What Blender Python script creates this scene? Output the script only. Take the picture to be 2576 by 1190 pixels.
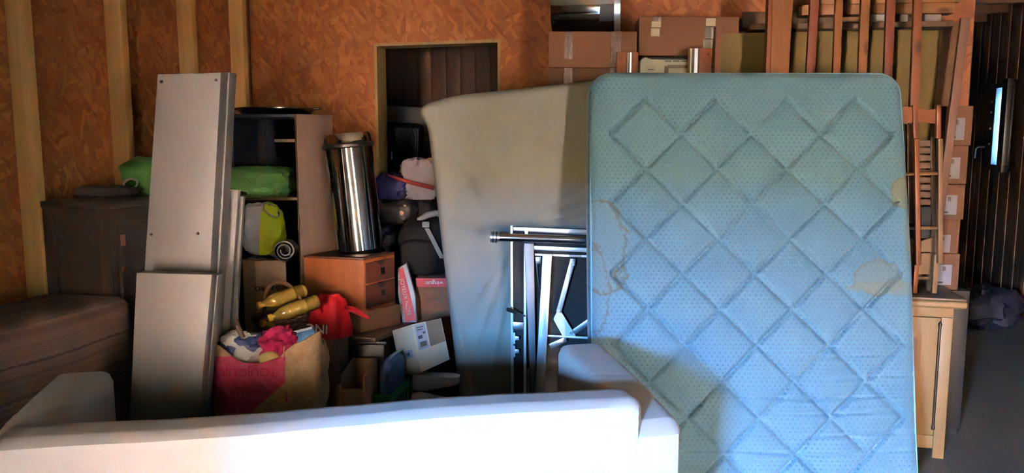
import bpy, bmesh, math, random
from mathutils import Vector, Matrix, noise

for o in list(bpy.data.objects):
    bpy.data.objects.remove(o)
scene = bpy.context.scene
COL = scene.collection
R = math.radians

# ------------------------------------------------------------------ camera
FPX, PITCH, CAMH = 1935.0, R(7.0), 1.65
cam_data = bpy.data.cameras.new('camera')
cam_data.sensor_fit = 'HORIZONTAL'
cam_data.sensor_width = 36.0
cam_data.lens = 36.0 * FPX / 2576.0
cam_data.clip_start = 0.05
cam = bpy.data.objects.new('camera', cam_data)
cam.location = (0, 0, CAMH)
cam.rotation_euler = (math.pi / 2 - PITCH, 0, 0)
COL.objects.link(cam)
scene.camera = cam

# ------------------------------------------------------------------ exposure, sky, sun
scene.view_settings.view_transform = 'Standard'
scene.view_settings.look = 'None'
scene.view_settings.gamma = 1.0
scene.view_settings.use_curve_mapping = False
scene.view_settings.exposure = 0.92

scene.cycles.sample_clamp_indirect = 40.0
scene.cycles.adaptive_threshold = 0.03
scene.cycles.max_bounces = 6
scene.cycles.diffuse_bounces = 3
scene.cycles.glossy_bounces = 3
scene.cycles.caustics_reflective = False
scene.cycles.caustics_refractive = False

world = bpy.data.worlds.new('sky')
scene.world = world
world.use_nodes = True
wn = world.node_tree
wn.nodes.clear()
w_out = wn.nodes.new('ShaderNodeOutputWorld')
w_bg = wn.nodes.new('ShaderNodeBackground')
w_bg.inputs['Color'].default_value = (0.17, 0.48, 1.0, 1)      # clear, even blue sky
w_bg.inputs['Strength'].default_value = 832.0
wn.links.new(w_bg.outputs[0], w_out.inputs[0])

sun_data = bpy.data.lights.new('sun', 'SUN')
sun_data.energy = 3300.0
sun_data.angle = R(0.53)
sun_data.color = (1.0, 0.93, 0.82)
sun = bpy.data.objects.new('sun', sun_data)
sun.rotation_euler = (R(-42), 0, R(14))      # high behind the building, shining towards the yard
sun.location = (0, 8, 12)
COL.objects.link(sun)

# room frame: corner of the left and back walls, a runs along the back wall to the right,
# b runs from the back wall towards the open front
YAW = R(14.0)
CORNER = Vector((-1.84, 5.53, 0))
VA = Vector((math.cos(YAW), -math.sin(YAW), 0))
VB = Vector((-math.sin(YAW), -math.cos(YAW), 0))
def RC(a, b, z=0.0):
    return CORNER + VA * a + VB * b + Vector((0, 0, z))
ROOM_ROT = Matrix.Rotation(-YAW, 4, 'Z')
DOOR_A0, DOOR_A1, DOOR_Z = 2.25, 2.62, 2.0   # the open front of the barn, behind the camera
FRONT_B = 6.0
FILL_GAP_A0, FILL_GAP_A1 = 5.02, 5.30             # second gap, added to let in warm fill light
SKY_BLOCK, SKY_BLOCK_Z = 2.0, 2.05

# the open front and the window let the sky in: portals (they give off no light of their own,
# they only tell the renderer where the sky enters)
def portal(name, centre, w, h, normal):
    d = bpy.data.lights.new(name, 'AREA')
    d.shape = 'RECTANGLE'
    d.size, d.size_y = w, h
    d.cycles.is_portal = True
    o = bpy.data.objects.new(name, d)
    z = -normal.normalized()
    x = Vector((0, 0, 1)).cross(z).normalized()
    y = z.cross(x)
    m = Matrix((x, y, z)).transposed().to_4x4()
    m.translation = centre
    o.matrix_world = m
    COL.objects.link(o)
portal('sky_portal', RC((DOOR_A0 + DOOR_A1) / 2, FRONT_B + 0.1, DOOR_Z / 2), DOOR_A1 - DOOR_A0, DOOR_Z, -VB)
portal('fill_gap_portal', RC((FILL_GAP_A0 + FILL_GAP_A1) / 2, FRONT_B + 0.1, DOOR_Z / 2), FILL_GAP_A1 - FILL_GAP_A0, DOOR_Z, -VB)

# ------------------------------------------------------------------ helpers
def P(px, py, D):
    """point at forward distance D (metres) seen at pixel px, py of the 2576 x 1190 frame"""
    a, b = (px - 1288.0) / FPX, (595.0 - py) / FPX
    y = b * math.sin(PITCH) + math.cos(PITCH)
    z = b * math.cos(PITCH) - math.sin(PITCH)
    t = D / y
    return Vector((a * t, D, CAMH + z * t))

def lin(c):
    return tuple(((v / 255.0) / 12.92 if v <= 10 else (((v / 255.0) + 0.055) / 1.055) ** 2.4) for v in c)

MATS = {}
def newmat(name):
    m = bpy.data.materials.new(name)
    m.use_nodes = True
    nt = m.node_tree
    b = nt.nodes['Principled BSDF']
    return m, nt, b

def coords(nt, scale, rnd=True):
    tc = nt.nodes.new('ShaderNodeTexCoord')
    mp = nt.nodes.new('ShaderNodeMapping')
    mp.inputs['Scale'].default_value = scale
    if rnd:
        oi = nt.nodes.new('ShaderNodeObjectInfo')
        mul = nt.nodes.new('ShaderNodeMath'); mul.operation = 'MULTIPLY'
        mul.inputs[1].default_value = 37.0
        nt.links.new(oi.outputs['Random'], mul.inputs[0])
        va = nt.nodes.new('ShaderNodeVectorMath'); va.operation = 'ADD'
        nt.links.new(tc.outputs['Object'], mp.inputs['Vector'])
        nt.links.new(mp.outputs[0], va.inputs[0])
        nt.links.new(mul.outputs[0], va.inputs[1])
        return va.outputs[0]
    nt.links.new(tc.outputs['Object'], mp.inputs['Vector'])
    return mp.outputs[0]

def noise_node(nt, vec, scale, detail=4.0, rough=0.55, dist=0.0):
    n = nt.nodes.new('ShaderNodeTexNoise')
    n.inputs['Scale'].default_value = scale
    n.inputs['Detail'].default_value = detail
    n.inputs['Roughness'].default_value = rough
    n.inputs['Distortion'].default_value = dist
    nt.links.new(vec, n.inputs['Vector'])
    return n

def ramp(nt, fac, stops):
    r = nt.nodes.new('ShaderNodeValToRGB')
    el = r.color_ramp.elements
    while len(el) < len(stops):
        el.new(0.5)
    for e, (p, c) in zip(el, stops):
        e.position = p
        e.color = (*c, 1)
    nt.links.new(fac, r.inputs[0])
    return r

def add_bump(nt, b, height, strength, dist=0.01):
    bp = nt.nodes.new('ShaderNodeBump')
    bp.inputs['Strength'].default_value = strength
    bp.inputs['Distance'].default_value = dist
    nt.links.new(height, bp.inputs['Height'])
    nt.links.new(bp.outputs[0], b.inputs['Normal'])

def mul(c, k):
    return tuple(min(1.0, v * k) for v in c)

def mat(name, rgb, rough=0.7, metal=0.0, var=0.12, scale=6.0, bump=0.0, bscale=80.0, bdist=0.004, spec=0.5):
    """plain surface with a slight mottled variation and optional fine relief"""
    if name in MATS: return MATS[name]
    m, nt, b = newmat(name)
    c = lin(rgb)
    v = coords(nt, (1, 1, 1))
    n = noise_node(nt, v, scale, 3)
    r = ramp(nt, n.outputs['Fac'], [(0.3, mul(c, 1 - var)), (0.7, mul(c, 1 + var))])
    nt.links.new(r.outputs[0], b.inputs['Base Color'])
    b.inputs['Roughness'].default_value = rough
    b.inputs['Metallic'].default_value = metal
    b.inputs['Specular IOR Level'].default_value = spec
    if bump > 0:
        n2 = noise_node(nt, v, bscale, 3)
        add_bump(nt, b, n2.outputs['Fac'], bump, bdist)
    MATS[name] = m
    return m

def wood(name, c1, c2, axis='z', grain=14.0, rough=0.6, knots=True):
    if name in MATS: return MATS[name]
    m, nt, b = newmat(name)
    s = [1.0, 1.0, 1.0]
    s['xyz'.index(axis)] = 0.09
    v = coords(nt, tuple(s))
    n = noise_node(nt, v, grain, 6, 0.6, 0.8)
    n2 = noise_node(nt, v, grain * 5, 3, 0.6)
    mx = nt.nodes.new('ShaderNodeMix'); mx.data_type = 'FLOAT'
    mx.inputs[0].default_value = 0.35
    nt.links.new(n.outputs['Fac'], mx.inputs[2]); nt.links.new(n2.outputs['Fac'], mx.inputs[3])
    r = ramp(nt, mx.outputs[0], [(0.32, lin(c1)), (0.66, lin(c2))])
    out = r.outputs[0]
    if knots:
        s2 = [1.0, 1.0, 1.0]; s2['xyz'.index(axis)] = 0.45
        v2 = coords(nt, tuple(s2))
        vo = nt.nodes.new('ShaderNodeTexVoronoi'); vo.inputs['Scale'].default_value = 4.2
        nt.links.new(v2, vo.inputs['Vector'])
        kr = ramp(nt, vo.outputs['Distance'], [(0.045, (1, 1, 1)), (0.10, (0, 0, 0))])
        mc = nt.nodes.new('ShaderNodeMix'); mc.data_type = 'RGBA'
        nt.links.new(kr.outputs[0], mc.inputs[0])
        nt.links.new(out, mc.inputs[6])
        mc.inputs[7].default_value = (*mul(lin(c1), 0.35), 1)
        out = mc.outputs[2]
    nt.links.new(out, b.inputs['Base Color'])
    b.inputs['Roughness'].default_value = rough
    add_bump(nt, b, mx.outputs[0], 0.25, 0.002)
    MATS[name] = m
    return m

def osb(name, dark, light):
    """oriented strand board: layers of long flakes lying at different angles"""
    m, nt, b = newmat(name)
    tc = nt.nodes.new('ShaderNodeTexCoord')
    cols, facs = [], []
    for k, (ang, sc) in enumerate(((25, 24.0), (80, 21.0), (-50, 27.0))):
        mp = nt.nodes.new('ShaderNodeMapping')
        rt = nt.nodes.new('ShaderNodeMapping')
        rt.inputs['Rotation'].default_value = (0, R(ang), 0)
        nt.links.new(tc.outputs['Object'], rt.inputs['Vector'])
        mp.inputs['Location'].default_value = (k * 3.1, 0, k * 1.7)
        mp.inputs['Scale'].default_value = (0.42, 0.42, 1.4)
        nt.links.new(rt.outputs[0], mp.inputs['Vector'])
        nz = noise_node(nt, mp.outputs[0], 16.0, 1)
        va = nt.nodes.new('ShaderNodeVectorMath'); va.operation = 'MULTIPLY_ADD'
        va.inputs[1].default_value = (0.05, 0.05, 0.05)
        nt.links.new(nz.outputs['Color'], va.inputs[0]); nt.links.new(mp.outputs[0], va.inputs[2])
        vo = nt.nodes.new('ShaderNodeTexVoronoi')
        vo.inputs['Scale'].default_value = sc
        nt.links.new(va.outputs[0], vo.inputs['Vector'])
        sep = nt.nodes.new('ShaderNodeSeparateColor')
        nt.links.new(vo.outputs['Color'], sep.inputs[0])
        facs.append(sep.outputs[0]); cols.append(sep.outputs[1])
    def mixf(f, a, c):
        mx = nt.nodes.new('ShaderNodeMix'); mx.data_type = 'FLOAT'
        if isinstance(f, float): mx.inputs[0].default_value = f
        else: nt.links.new(f, mx.inputs[0])
        nt.links.new(a, mx.inputs[2]); nt.links.new(c, mx.inputs[3])
        return mx.outputs[0]
    def step(f, t):
        g = nt.nodes.new('ShaderNodeMath'); g.operation = 'GREATER_THAN'
        g.inputs[1].default_value = t
        nt.links.new(f, g.inputs[0]); return g.outputs[0]
    val = mixf(step(facs[1], 0.5), cols[0], cols[1])
    val = mixf(step(facs[2], 0.62), val, cols[2])
    big = noise_node(nt, tc.outputs['Object'], 3.0, 3)
    val2 = mixf(0.6, val, big.outputs['Fac'])
    mid = tuple((p * 0.6 + q * 0.4) for p, q in zip(lin(dark), lin(light)))
    r = ramp(nt, val2, [(0.15, lin(dark)), (0.55, mid), (0.92, lin(light))])
    nt.links.new(r.outputs[0], b.inputs['Base Color'])
    b.inputs['Roughness'].default_value = 0.62
    MATS[name] = m
    return m

WMAT = {}
THINGS = []
def register(o, M, parent):
    WMAT[o] = M.copy()
    if parent is not None:
        o.parent = parent
    COL.objects.link(o)

def thing(name, label, cat, group=None):
    o = bpy.data.objects.new(name, None)
    o.empty_display_size = 0.1
    o['label'] = label; o['category'] = cat
    if group: o['group'] = group
    register(o, Matrix.Identity(4), None)
    THINGS.append(o)
    return o

def tag(o, label, cat, group=None):
    o['label'] = label; o['category'] = cat
    if group: o['group'] = group
    return o

def struct(o):
    o['kind'] = 'structure'
    return o

class MB:
    def __init__(s):
        s.v, s.f = [], []
    def add(s, vs, fs):
        k = len(s.v)
        s.v += [Vector(v) for v in vs]
        s.f += [tuple(i + k for i in f) for f in fs]
        return s
    def hexa(s, p):      # p: front TL TR BR BL, back TL TR BR BL
        return s.add(p, [(0, 3, 2, 1), (4, 5, 6, 7), (0, 1, 5, 4), (1, 2, 6, 5), (2, 3, 7, 6), (3, 0, 4, 7)])
    def box(s, lo, hi, M=None):
        x0, y0, z0 = lo; x1, y1, z1 = hi
        p = [Vector(q) for q in ((x0, y0, z1), (x1, y0, z1), (x1, y0, z0), (x0, y0, z0), (x0, y1, z1), (x1, y1, z1), (x1, y1, z0), (x0, y1, z0))]
        if M is not None: p = [M @ q for q in p]
        return s.hexa(p)
    def tube(s, pts, r, n=10, cap=True):
        pts = [Vector(p) for p in pts]
        rs = r if isinstance(r, (list, tuple)) else [r] * len(pts)
        k = len(s.v)
        up = None
        for i, p in enumerate(pts):
            d = (pts[min(i + 1, len(pts) - 1)] - pts[max(i - 1, 0)]).normalized()
            if up is None:
                up = d.orthogonal().normalized()
            up = (up - d * up.dot(d)).normalized()
            w = d.cross(up)
            for j in range(n):
                a = 2 * math.pi * j / n
                s.v.append(p + (up * math.cos(a) + w * math.sin(a)) * rs[i])
        for i in range(len(pts) - 1):
            for j in range(n):
                a, b = k + i * n + j, k + i * n + (j + 1) % n
                s.f.append((a, b, b + n, a + n))
        if cap:
            s.f.append(tuple(k + j for j in reversed(range(n))))
            s.f.append(tuple(k + (len(pts) - 1) * n + j for j in range(n)))
        return s
    def lathe(s, prof, n=24, M=None, cap=False):
        k = len(s.v)
        for (r, z) in prof:
            for j in range(n):
                a = 2 * math.pi * j / n
                q = Vector((r * math.cos(a), r * math.sin(a), z))
                s.v.append(M @ q if M is not None else q)
        for i in range(len(prof) - 1):
            for j in range(n):
                a, b = k + i * n + j, k + i * n + (j + 1) % n
                s.f.append((a, b, b + n, a + n))
        if cap:
            s.f.append(tuple(k + j for j in reversed(range(n))))
            s.f.append(tuple(k + (len(prof) - 1) * n + j for j in range(n)))
        return s
    def prism(s, poly, depth):     # poly: list of 3-D points, depth: Vector
        n = len(poly)
        poly = [Vector(p) for p in poly]
        k = len(s.v)
        s.v += poly + [p + depth for p in poly]
        s.f.append(tuple(k + i for i in reversed(range(n))))
        s.f.append(tuple(k + n + i for i in range(n)))
        for i in range(n):
            j = (i + 1) % n
            s.f.append((k + i, k + j, k + n + j, k + n + i))
        return s
    def build(s, name, m, parent=None, smooth=False, bevel=0.0, seg=2, M=None, local=False):
        if M is None:
            xs = [v.x for v in s.v]; ys = [v.y for v in s.v]; zs = [v.z for v in s.v]
            M = Matrix.Translation(((min(xs) + max(xs)) / 2, (min(ys) + max(ys)) / 2, min(zs)))
        vs = s.v
        if not local:
            Mi = M.inverted()
            vs = [Mi @ v for v in vs]
        me = bpy.data.meshes.new(name)
        me.from_pydata([tuple(v) for v in vs], [], s.f)
        bm = bmesh.new(); bm.from_mesh(me)
        bmesh.ops.recalc_face_normals(bm, faces=bm.faces)
        if bevel > 0:
            ed = [e for e in bm.edges if len(e.link_faces) == 2 and e.calc_face_angle(0) > R(35)]
            bmesh.ops.bevel(bm, geom=ed, offset=bevel, segments=seg, profile=0.5, affect='EDGES', clamp_overlap=True)
        if smooth:
            for f in bm.faces: f.smooth = True
        bm.to_mesh(me); bm.free()
        if smooth or bevel > 0:
            try: me.set_sharp_from_angle(angle=R(40))
            except Exception: pass
        me.materials.append(m)
        o = bpy.data.objects.new(name, me)
        register(o, M, parent)
        return o

def frame_from(quad):
    tl, tr, br, bl = quad
    ex = ((tr - tl) + (br - bl)).normalized()
    uz = ((tl - bl) + (tr - br))
    ez = (uz - ex * uz.dot(ex)).normalized()
    ey = ez.cross(ex)
    M = Matrix((ex, ey, ez)).transposed().to_4x4()
    M.translation = (bl + br) / 2
    return M

def V(p):
    return p if isinstance(p, Vector) else P(*p)

def Q(name, quad, depth, m, parent=None, bevel=0.0, dvec=None, seg=2):
    """box from its four front corners TL TR BR BL (pixel + distance, or points), depth backwards"""
    q = [V(p) for p in quad]
    M = frame_from(q)
    n = M.to_3x3() @ Vector((0, 1, 0))
    if dvec is None: dvec = n * depth
    mb = MB(); mb.hexa(q + [p + dvec for p in q])
    return mb.build(name, m, parent, bevel=bevel, M=M, seg=seg)

def QP(x0, y0, x1, y1, D, D1=None):
    """upright screen rectangle at distance D (left) .. D1 (right), made into a plumb quad"""
    D1 = D if D1 is None else D1
    a, b = P(x0, y0, D), P(x1, y0, D1)
    zb0, zb1 = P(x0, y1, D).z, P(x1, y1, D1).z
    return [a, b, Vector((b.x, b.y, zb1)), Vector((a.x, a.y, zb0))]

def softbox(name, W, T, H, m, M, parent=None, R2=0.05, r=0.04, nx=20, ny=4, nz=20, disp=None):
    """rounded cushion-like box: W along x, T along y, H along z, base at z=0, centred in x and y;
    R2 rounds the outline in the x-z plane, r rounds the front and back rims"""
    idx, vs, fs = {}, [], []
    def put(i, j, k):
        key = (i, j, k)
        if key in idx: return idx[key]
        x, y, z = (i / nx - 0.5) * W, (j / ny - 0.5) * T, (k / nz - 0.5) * H
        qx = max(-W / 2 + R2, min(W / 2 - R2, x)); qz = max(-H / 2 + R2, min(H / 2 - R2, z))
        dx, dz = x - qx, z - qz
        L = math.hypot(dx, dz); mm = max(abs(dx), abs(dz))
        if L > 1e-9:
            dx, dz = dx * mm / L, dz * mm / L
            x, z = qx + dx, qz + dz
            e = R2 - mm
        else:
            e = min(W / 2 - abs(x), H / 2 - abs(z))
        if j in (0, ny):
            if e < r:
                y = math.copysign(T / 2 - r + math.sqrt(max(0, r * r - (r - e) ** 2)), y)
        else:
            y *= (T - 2 * r) / T
        p = Vector((x, y, z + H / 2))
        if disp: p = disp(p, j == 0, j == ny)
        idx[key] = len(vs); vs.append(p)
        return idx[key]
    def quad(a, b, c, d): fs.append((a, b, c, d))
    for i in range(nx):
        for k in range(nz):
            quad(put(i, 0, k), put(i + 1, 0, k), put(i + 1, 0, k + 1), put(i, 0, k + 1))
            quad(put(i, ny, k), put(i, ny, k + 1), put(i + 1, ny, k + 1), put(i + 1, ny, k))
    for i in range(nx):
        for j in range(ny):
            quad(put(i, j, 0), put(i, j + 1, 0), put(i + 1, j + 1, 0), put(i + 1, j, 0))
            quad(put(i, j, nz), put(i + 1, j, nz), put(i + 1, j + 1, nz), put(i, j + 1, nz))
    for k in range(nz):
        for j in range(ny):
            quad(put(0, j, k), put(0, j, k + 1), put(0, j + 1, k + 1), put(0, j + 1, k))
            quad(put(nx, j, k), put(nx, j + 1, k), put(nx, j + 1, k + 1), put(nx, j, k + 1))
    mb = MB(); mb.v = vs; mb.f = fs
    return mb.build(name, m, parent, smooth=True, M=M, local=True)

def blob(name, c, rad, m, parent=None, seed=0, amp=0.16, freq=2.2, p=2.6, M=None, n=36, folds=0.0, ffreq=6.0):
    """soft lumpy bag or heap of cloth: superellipsoid with creases, flat at its base; c = base centre"""
    mb = MB()
    rows = n // 2
    off = Vector((seed * 7.3, seed * 3.1, seed * 5.7))
    for i in range(rows + 1):
        th = math.pi * i / rows
        for j in range(n):
            ph = 2 * math.pi * j / n
            def se(v, e): return math.copysign(abs(v) ** e, v)
            e = 2.0 / p
            d = Vector((se(math.sin(th), e) * se(math.cos(ph), e), se(math.sin(th), e) * se(math.sin(ph), e), se(math.cos(th), e)))
            k = 1 + amp * noise.noise(d * freq + off) + amp * 0.5 * noise.noise(d * freq * 2.3 + off)
            if folds:
                k += folds * (abs(noise.noise(Vector((d.x * ffreq, d.y * ffreq, d.z * ffreq * 0.5)) + off)) - 0.25)
            q = Vector((d.x * rad[0] * k, d.y * rad[1] * k, d.z * rad[2] * k))
            q.z = max(q.z, -rad[2] * 0.92)
            mb.v.append(q + Vector((0, 0, rad[2] * 0.92)))
    for i in range(rows):
        for j in range(n):
            a, b = i * n + j, i * n + (j + 1) % n
            mb.f.append((a, b, b + n, a + n))
    MM = Matrix.Translation(c) if M is None else Matrix.Translation(c) @ M
    o = mb.build(name, m, parent, smooth=True, M=MM, local=True)
    return o

def text(name, s, org, xd, yd, h, m, parent, font_space=1.0, align='CENTER', bold=False):
    cu = bpy.data.curves.new('lettering', 'FONT')
    cu.body = s; cu.size = h; cu.align_x = align; cu.align_y = 'CENTER'
    cu.extrude = 0.0006; cu.space_character = font_space
    if bold: cu.offset = h * 0.018
    t = bpy.data.objects.new('lettering_curve', cu)
    COL.objects.link(t)
    me = bpy.data.meshes.new_from_object(t)
    bpy.data.objects.remove(t)
    me.materials.clear(); me.materials.append(m)
    o = bpy.data.objects.new(name, me)
    xd = xd.normalized(); yd = (yd - xd * yd.dot(xd)).normalized(); zd = xd.cross(yd)
    M = Matrix((xd, yd, zd)).transposed().to_4x4(); M.translation = org
    register(o, M, parent)
    return o

def finalize():
    for t in THINGS:
        lo = Vector((1e9,) * 3); hi = Vector((-1e9,) * 3)
        def walk(o):
            for ch in o.children:
                if ch.type == 'MESH':
                    for v in ch.data.vertices:
                        w = WMAT[ch] @ v.co
                        for k in range(3):
                            lo[k] = min(lo[k], w[k]); hi[k] = max(hi[k], w[k])
                walk(ch)
        walk(t)
        if hi.x > -1e8:
            WMAT[t] = Matrix.Translation(((lo.x + hi.x) / 2, (lo.y + hi.y) / 2, lo.z))
    for o, M in WMAT.items():
        if o.parent is not None:
            o.matrix_parent_inverse = Matrix.Identity(4)
            o.matrix_basis = WMAT[o.parent].inverted() @ M
        else:
            o.matrix_basis = M

# ------------------------------------------------------------------ materials of the setting
M_OSB = osb('osb_board', (122, 58, 25), (198, 122, 60))
M_STUD = wood('pale_stud_wood', (186, 130, 70), (210, 156, 92), 'z', 9)
M_JAMB = wood('jamb_wood', (140, 106, 64), (164, 130, 84), 'z', 9)
M_PLANKWALL = wood('dark_wall_plank', (84, 50, 32), (112, 72, 46), 'z', 10)
M_CEIL = wood('ceiling_board_wood', (218, 184, 140), (236, 206, 164), 'x', 8)
M_BACKING = mat('wall_backing', (70, 56, 46), 0.9)
def concrete():
    m, nt, b = newmat('concrete_floor')
    v = coords(nt, (1, 1, 1), False)
    n1 = noise_node(nt, v, 1.3, 5, 0.6)
    n2 = noise_node(nt, v, 60, 3, 0.6)
    mx = nt.nodes.new('ShaderNodeMix'); mx.data_type = 'FLOAT'; mx.inputs[0].default_value = 0.3
    nt.links.new(n1.outputs['Fac'], mx.inputs[2]); nt.links.new(n2.outputs['Fac'], mx.inputs[3])
    r = ramp(nt, mx.outputs[0], [(0.3, lin((66, 58, 52))), (0.7, lin((96, 86, 78)))])
    nt.links.new(r.outputs[0], b.inputs['Base Color'])
    b.inputs['Roughness'].default_value = 0.75
    add_bump(nt, b, n2.outputs['Fac'], 0.25, 0.002)
    MATS['concrete'] = m
    return m
M_CONC = concrete()

ROOM = Matrix.Translation(CORNER) @ ROOM_ROT          # local x = a, local y = -b
ROOM_SIDE = ROOM @ Matrix.Rotation(math.pi / 2, 4, 'Z')  # local x runs along the side walls
WALL_H = 3.15
BACK_END = 4.565          # the back wall stops here; the barn goes on beyond it
ROOM_W = 6.06
DEEP_B = -6.2

def rbox(mb, a0, a1, b0, b1, z0, z1):
    return mb.box((a0, -b1, z0), (a1, -b0, z1), ROOM)

def rpart(name, a0, a1, b0, b1, z0, z1, m, parent=None, bevel=0.0, side=False):
    mb = rbox(MB(), a0, a1, b0, b1, z0, z1)
    base = (ROOM_SIDE if side else ROOM).to_3x3().to_4x4()
    base.translation = RC((a0 + a1) / 2, (b0 + b1) / 2, z0)
    return mb.build(name, m, parent, bevel=bevel, M=base)

# floor and yard
floor = struct(rpart('floor', -0.3, ROOM_W + 0.3, DEEP_B - 0.2, FRONT_B + 0.15, -0.12, 0.0, M_CONC))
M_YARD = mat('yard_gravel', (60, 40, 27), 0.95, var=0.2, scale=0.8, bump=0.4, bscale=30)
mb = MB(); rbox(mb, -40, 45, FRONT_B + 0.15, 60, -0.14, -0.04)
yard = struct(mb.build('ground', M_YARD))

# left wall: boards behind upright studs
wl = struct(rpart('wall_left', -0.16, -0.03, -0.15, FRONT_B, 0, WALL_H, M_BACKING, side=True))
edges = [0.0, 0.77, 1.97, 3.17, 4.37, FRONT_B]
for b0, b1 in zip(edges[:-1], edges[1:]):
    rpart('osb_panel', -0.03, -0.005, b0 + 0.002, b1 - 0.002, 0.0, WALL_H, M_OSB, wl, side=True)
for b1 in (0.235, 0.77, 1.36, 1.97, 2.58, 3.18, 3.79):
    rpart('stud', -0.005, 0.10, b1 - 0.045, b1, 0.0, WALL_H, M_STUD, wl, bevel=0.003)

# back wall with the doorway
wb = MB()
DA0, DA1, DZ = 0.937, 1.82, 2.31
rbox(wb, -0.40, DA0, -0.13, -0.018, 0, WALL_H); rbox(wb, DA1, BACK_END, -0.13, -0.018, 0, WALL_H)
rbox(wb, DA0, DA1, -0.13, -0.018, DZ, WALL_H)
base = ROOM.to_3x3().to_4x4(); base.translation = RC(2.3, 0, 0)
wall_back = struct(wb.build('wall_back', M_BACKING, M=base))
def osb_poly(pts):
    mb = MB(); mb.prism([RC(a, -0.018, z) for a, z in pts], VB * 0.018)
    mb.build('osb_panel', M_OSB, wall_back, M=base)
g = 0.0015
osb_poly([(0, 0), (DA0, 0), (DA0, DZ), (1.16 - g, DZ), (1.16 - g, WALL_H), (0, WALL_H)])
osb_poly([(1.16 + g, DZ), (DA1, DZ), (DA1, 0), (2.41 - g, 0), (2.41 - g, WALL_H), (1.16 + g, WALL_H)])
osb_poly([(2.41 + g, 0), (3.66 - g, 0), (3.66 - g, WALL_H), (2.41 + g, WALL_H)])
osb_poly([(3.66 + g, 0), (BACK_END, 0), (BACK_END, WALL_H), (3.66 + g, WALL_H)])
rpart('door_jamb', DA0, DA0 + 0.02, -0.15, 0.002, 0, DZ, M_JAMB, wall_back)
rpart('door_jamb', DA1 - 0.02, DA1, -0.15, 0.002, 0, DZ, M_JAMB, wall_back)
rpart('door_head', DA0 + 0.02, DA1 - 0.02, -0.15, 0.002, DZ - 0.02, DZ, M_JAMB, wall_back)

# the store room seen through the doorway: plank wall
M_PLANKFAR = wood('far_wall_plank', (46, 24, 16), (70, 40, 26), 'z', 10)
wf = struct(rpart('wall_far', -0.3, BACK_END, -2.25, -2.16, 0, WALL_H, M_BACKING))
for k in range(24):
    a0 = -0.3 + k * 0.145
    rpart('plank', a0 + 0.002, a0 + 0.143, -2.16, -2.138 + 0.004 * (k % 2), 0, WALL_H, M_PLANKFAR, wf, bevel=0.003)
struct(rpart('wall_store_side', -0.4, -0.3, -2.25, -0.13, 0, WALL_H, M_PLANKWALL))
# side of the partition facing the deep end
struct(rpart('wall_passage', BACK_END - 0.11, BACK_END, -2.25, -0.13, 0, WALL_H, M_OSB, side=True))

# right wall with the small window
wr = MB()
WB0, WB1, WZ0, WZ1 = -4.34, -3.77, 1.37, 2.25       # window opening (b range, z range)
for lo, hi, z0, z1 in ((DEEP_B, WB0, 0, WALL_H), (WB1, FRONT_B, 0, WALL_H), (WB0, WB1, 0, WZ0), (WB0, WB1, WZ1, WALL_H)):
    rbox(wr, ROOM_W + 0.02, ROOM_W + 0.16, lo, hi, z0, z1)
wall_right = struct(wr.build('wall_right', M_BACKING))
k = 0
b0 = DEEP_B
while b0 < -1.2:
    b1 = min(b0 + 0.14, -1.2)
    off = 0.006 * (k % 2)
    spans = [(0, WALL_H)]
    if b1 > WB0 - 0.005 and b0 < WB1 + 0.005: spans = [(0, WZ0 - 0.01), (WZ1 + 0.01, WALL_H)]
    for z0, z1 in spans:
        rpart('plank', ROOM_W - off, ROOM_W + 0.02, b0 + 0.003, b1 - 0.003, z0, z1, M_PLANKWALL, wall_right, bevel=0.003)
    b0 = b1; k += 1
struct(rpart('wall_end', BACK_END - 0.2, ROOM_W + 0.16, DEEP_B - 0.1, DEEP_B, 0, WALL_H, M_PLANKWALL))
struct(rpart('wall_store_end', BACK_END - 0.11, BACK_END, DEEP_B, -2.25, 0, WALL_H, M_PLANKWALL))

# front wall around the open front
M_FRONT = wood('front_boards', (214, 178, 134), (232, 200, 158), 'z', 9)
fw = MB()
rbox(fw, -0.16, DOOR_A0, FRONT_B, FRONT_B + 0.14, 0, WALL_H); rbox(fw, DOOR_A1, FILL_GAP_A0, FRONT_B, FRONT_B + 0.14, 0, WALL_H); rbox(fw, FILL_GAP_A1, ROOM_W + 0.16, FRONT_B, FRONT_B + 0.14, 0, WALL_H)
rbox(fw, FILL_GAP_A0, FILL_GAP_A1, FRONT_B, FRONT_B + 0.14, DOOR_Z, WALL_H)
rbox(fw, DOOR_A0, DOOR_A1, FRONT_B, FRONT_B + 0.14, DOOR_Z, WALL_H)
struct(fw.build('wall_front', M_FRONT))
struct(rpart('added_shade_leaf', DOOR_A0 - 0.045, DOOR_A0 - 0.005, FRONT_B - 0.45, FRONT_B, 0.01, DOOR_Z - 0.01, M_FRONT, bevel=0.004))  # unseen leaf added to keep the sky light off the left side
M_BOUNCE = mat('warm_bounce_wall', (200, 160, 126), 0.9, var=0.08, scale=1.0, bump=0.2, bscale=20)
struct(rpart('added_bounce_wall', 3.3, 16.0, 11.0, 11.3, -0.05, 4.6, M_BOUNCE))  # unseen wall added to bounce warm sunlight into the room
ceil = struct(rpart('ceiling', -0.4, ROOM_W + 0.2, DEEP_B - 0.2, FRONT_B + 0.3, WALL_H, WALL_H + 0.12, M_CEIL))
for k in range(9):
    b1 = -5.9 + k * 0.62
    rpart('joist', BACK_END, ROOM_W, b1 - 0.07, b1, WALL_H - 0.2, WALL_H, M_PLANKWALL, ceil, bevel=0.004)

# unseen slab added outside the front to cut off the high sky
struct(rpart('added_sky_block', -0.6, ROOM_W + 0.6, FRONT_B + 0.14, FRONT_B + SKY_BLOCK, SKY_BLOCK_Z, SKY_BLOCK_Z + 0.1, M_CEIL))

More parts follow.
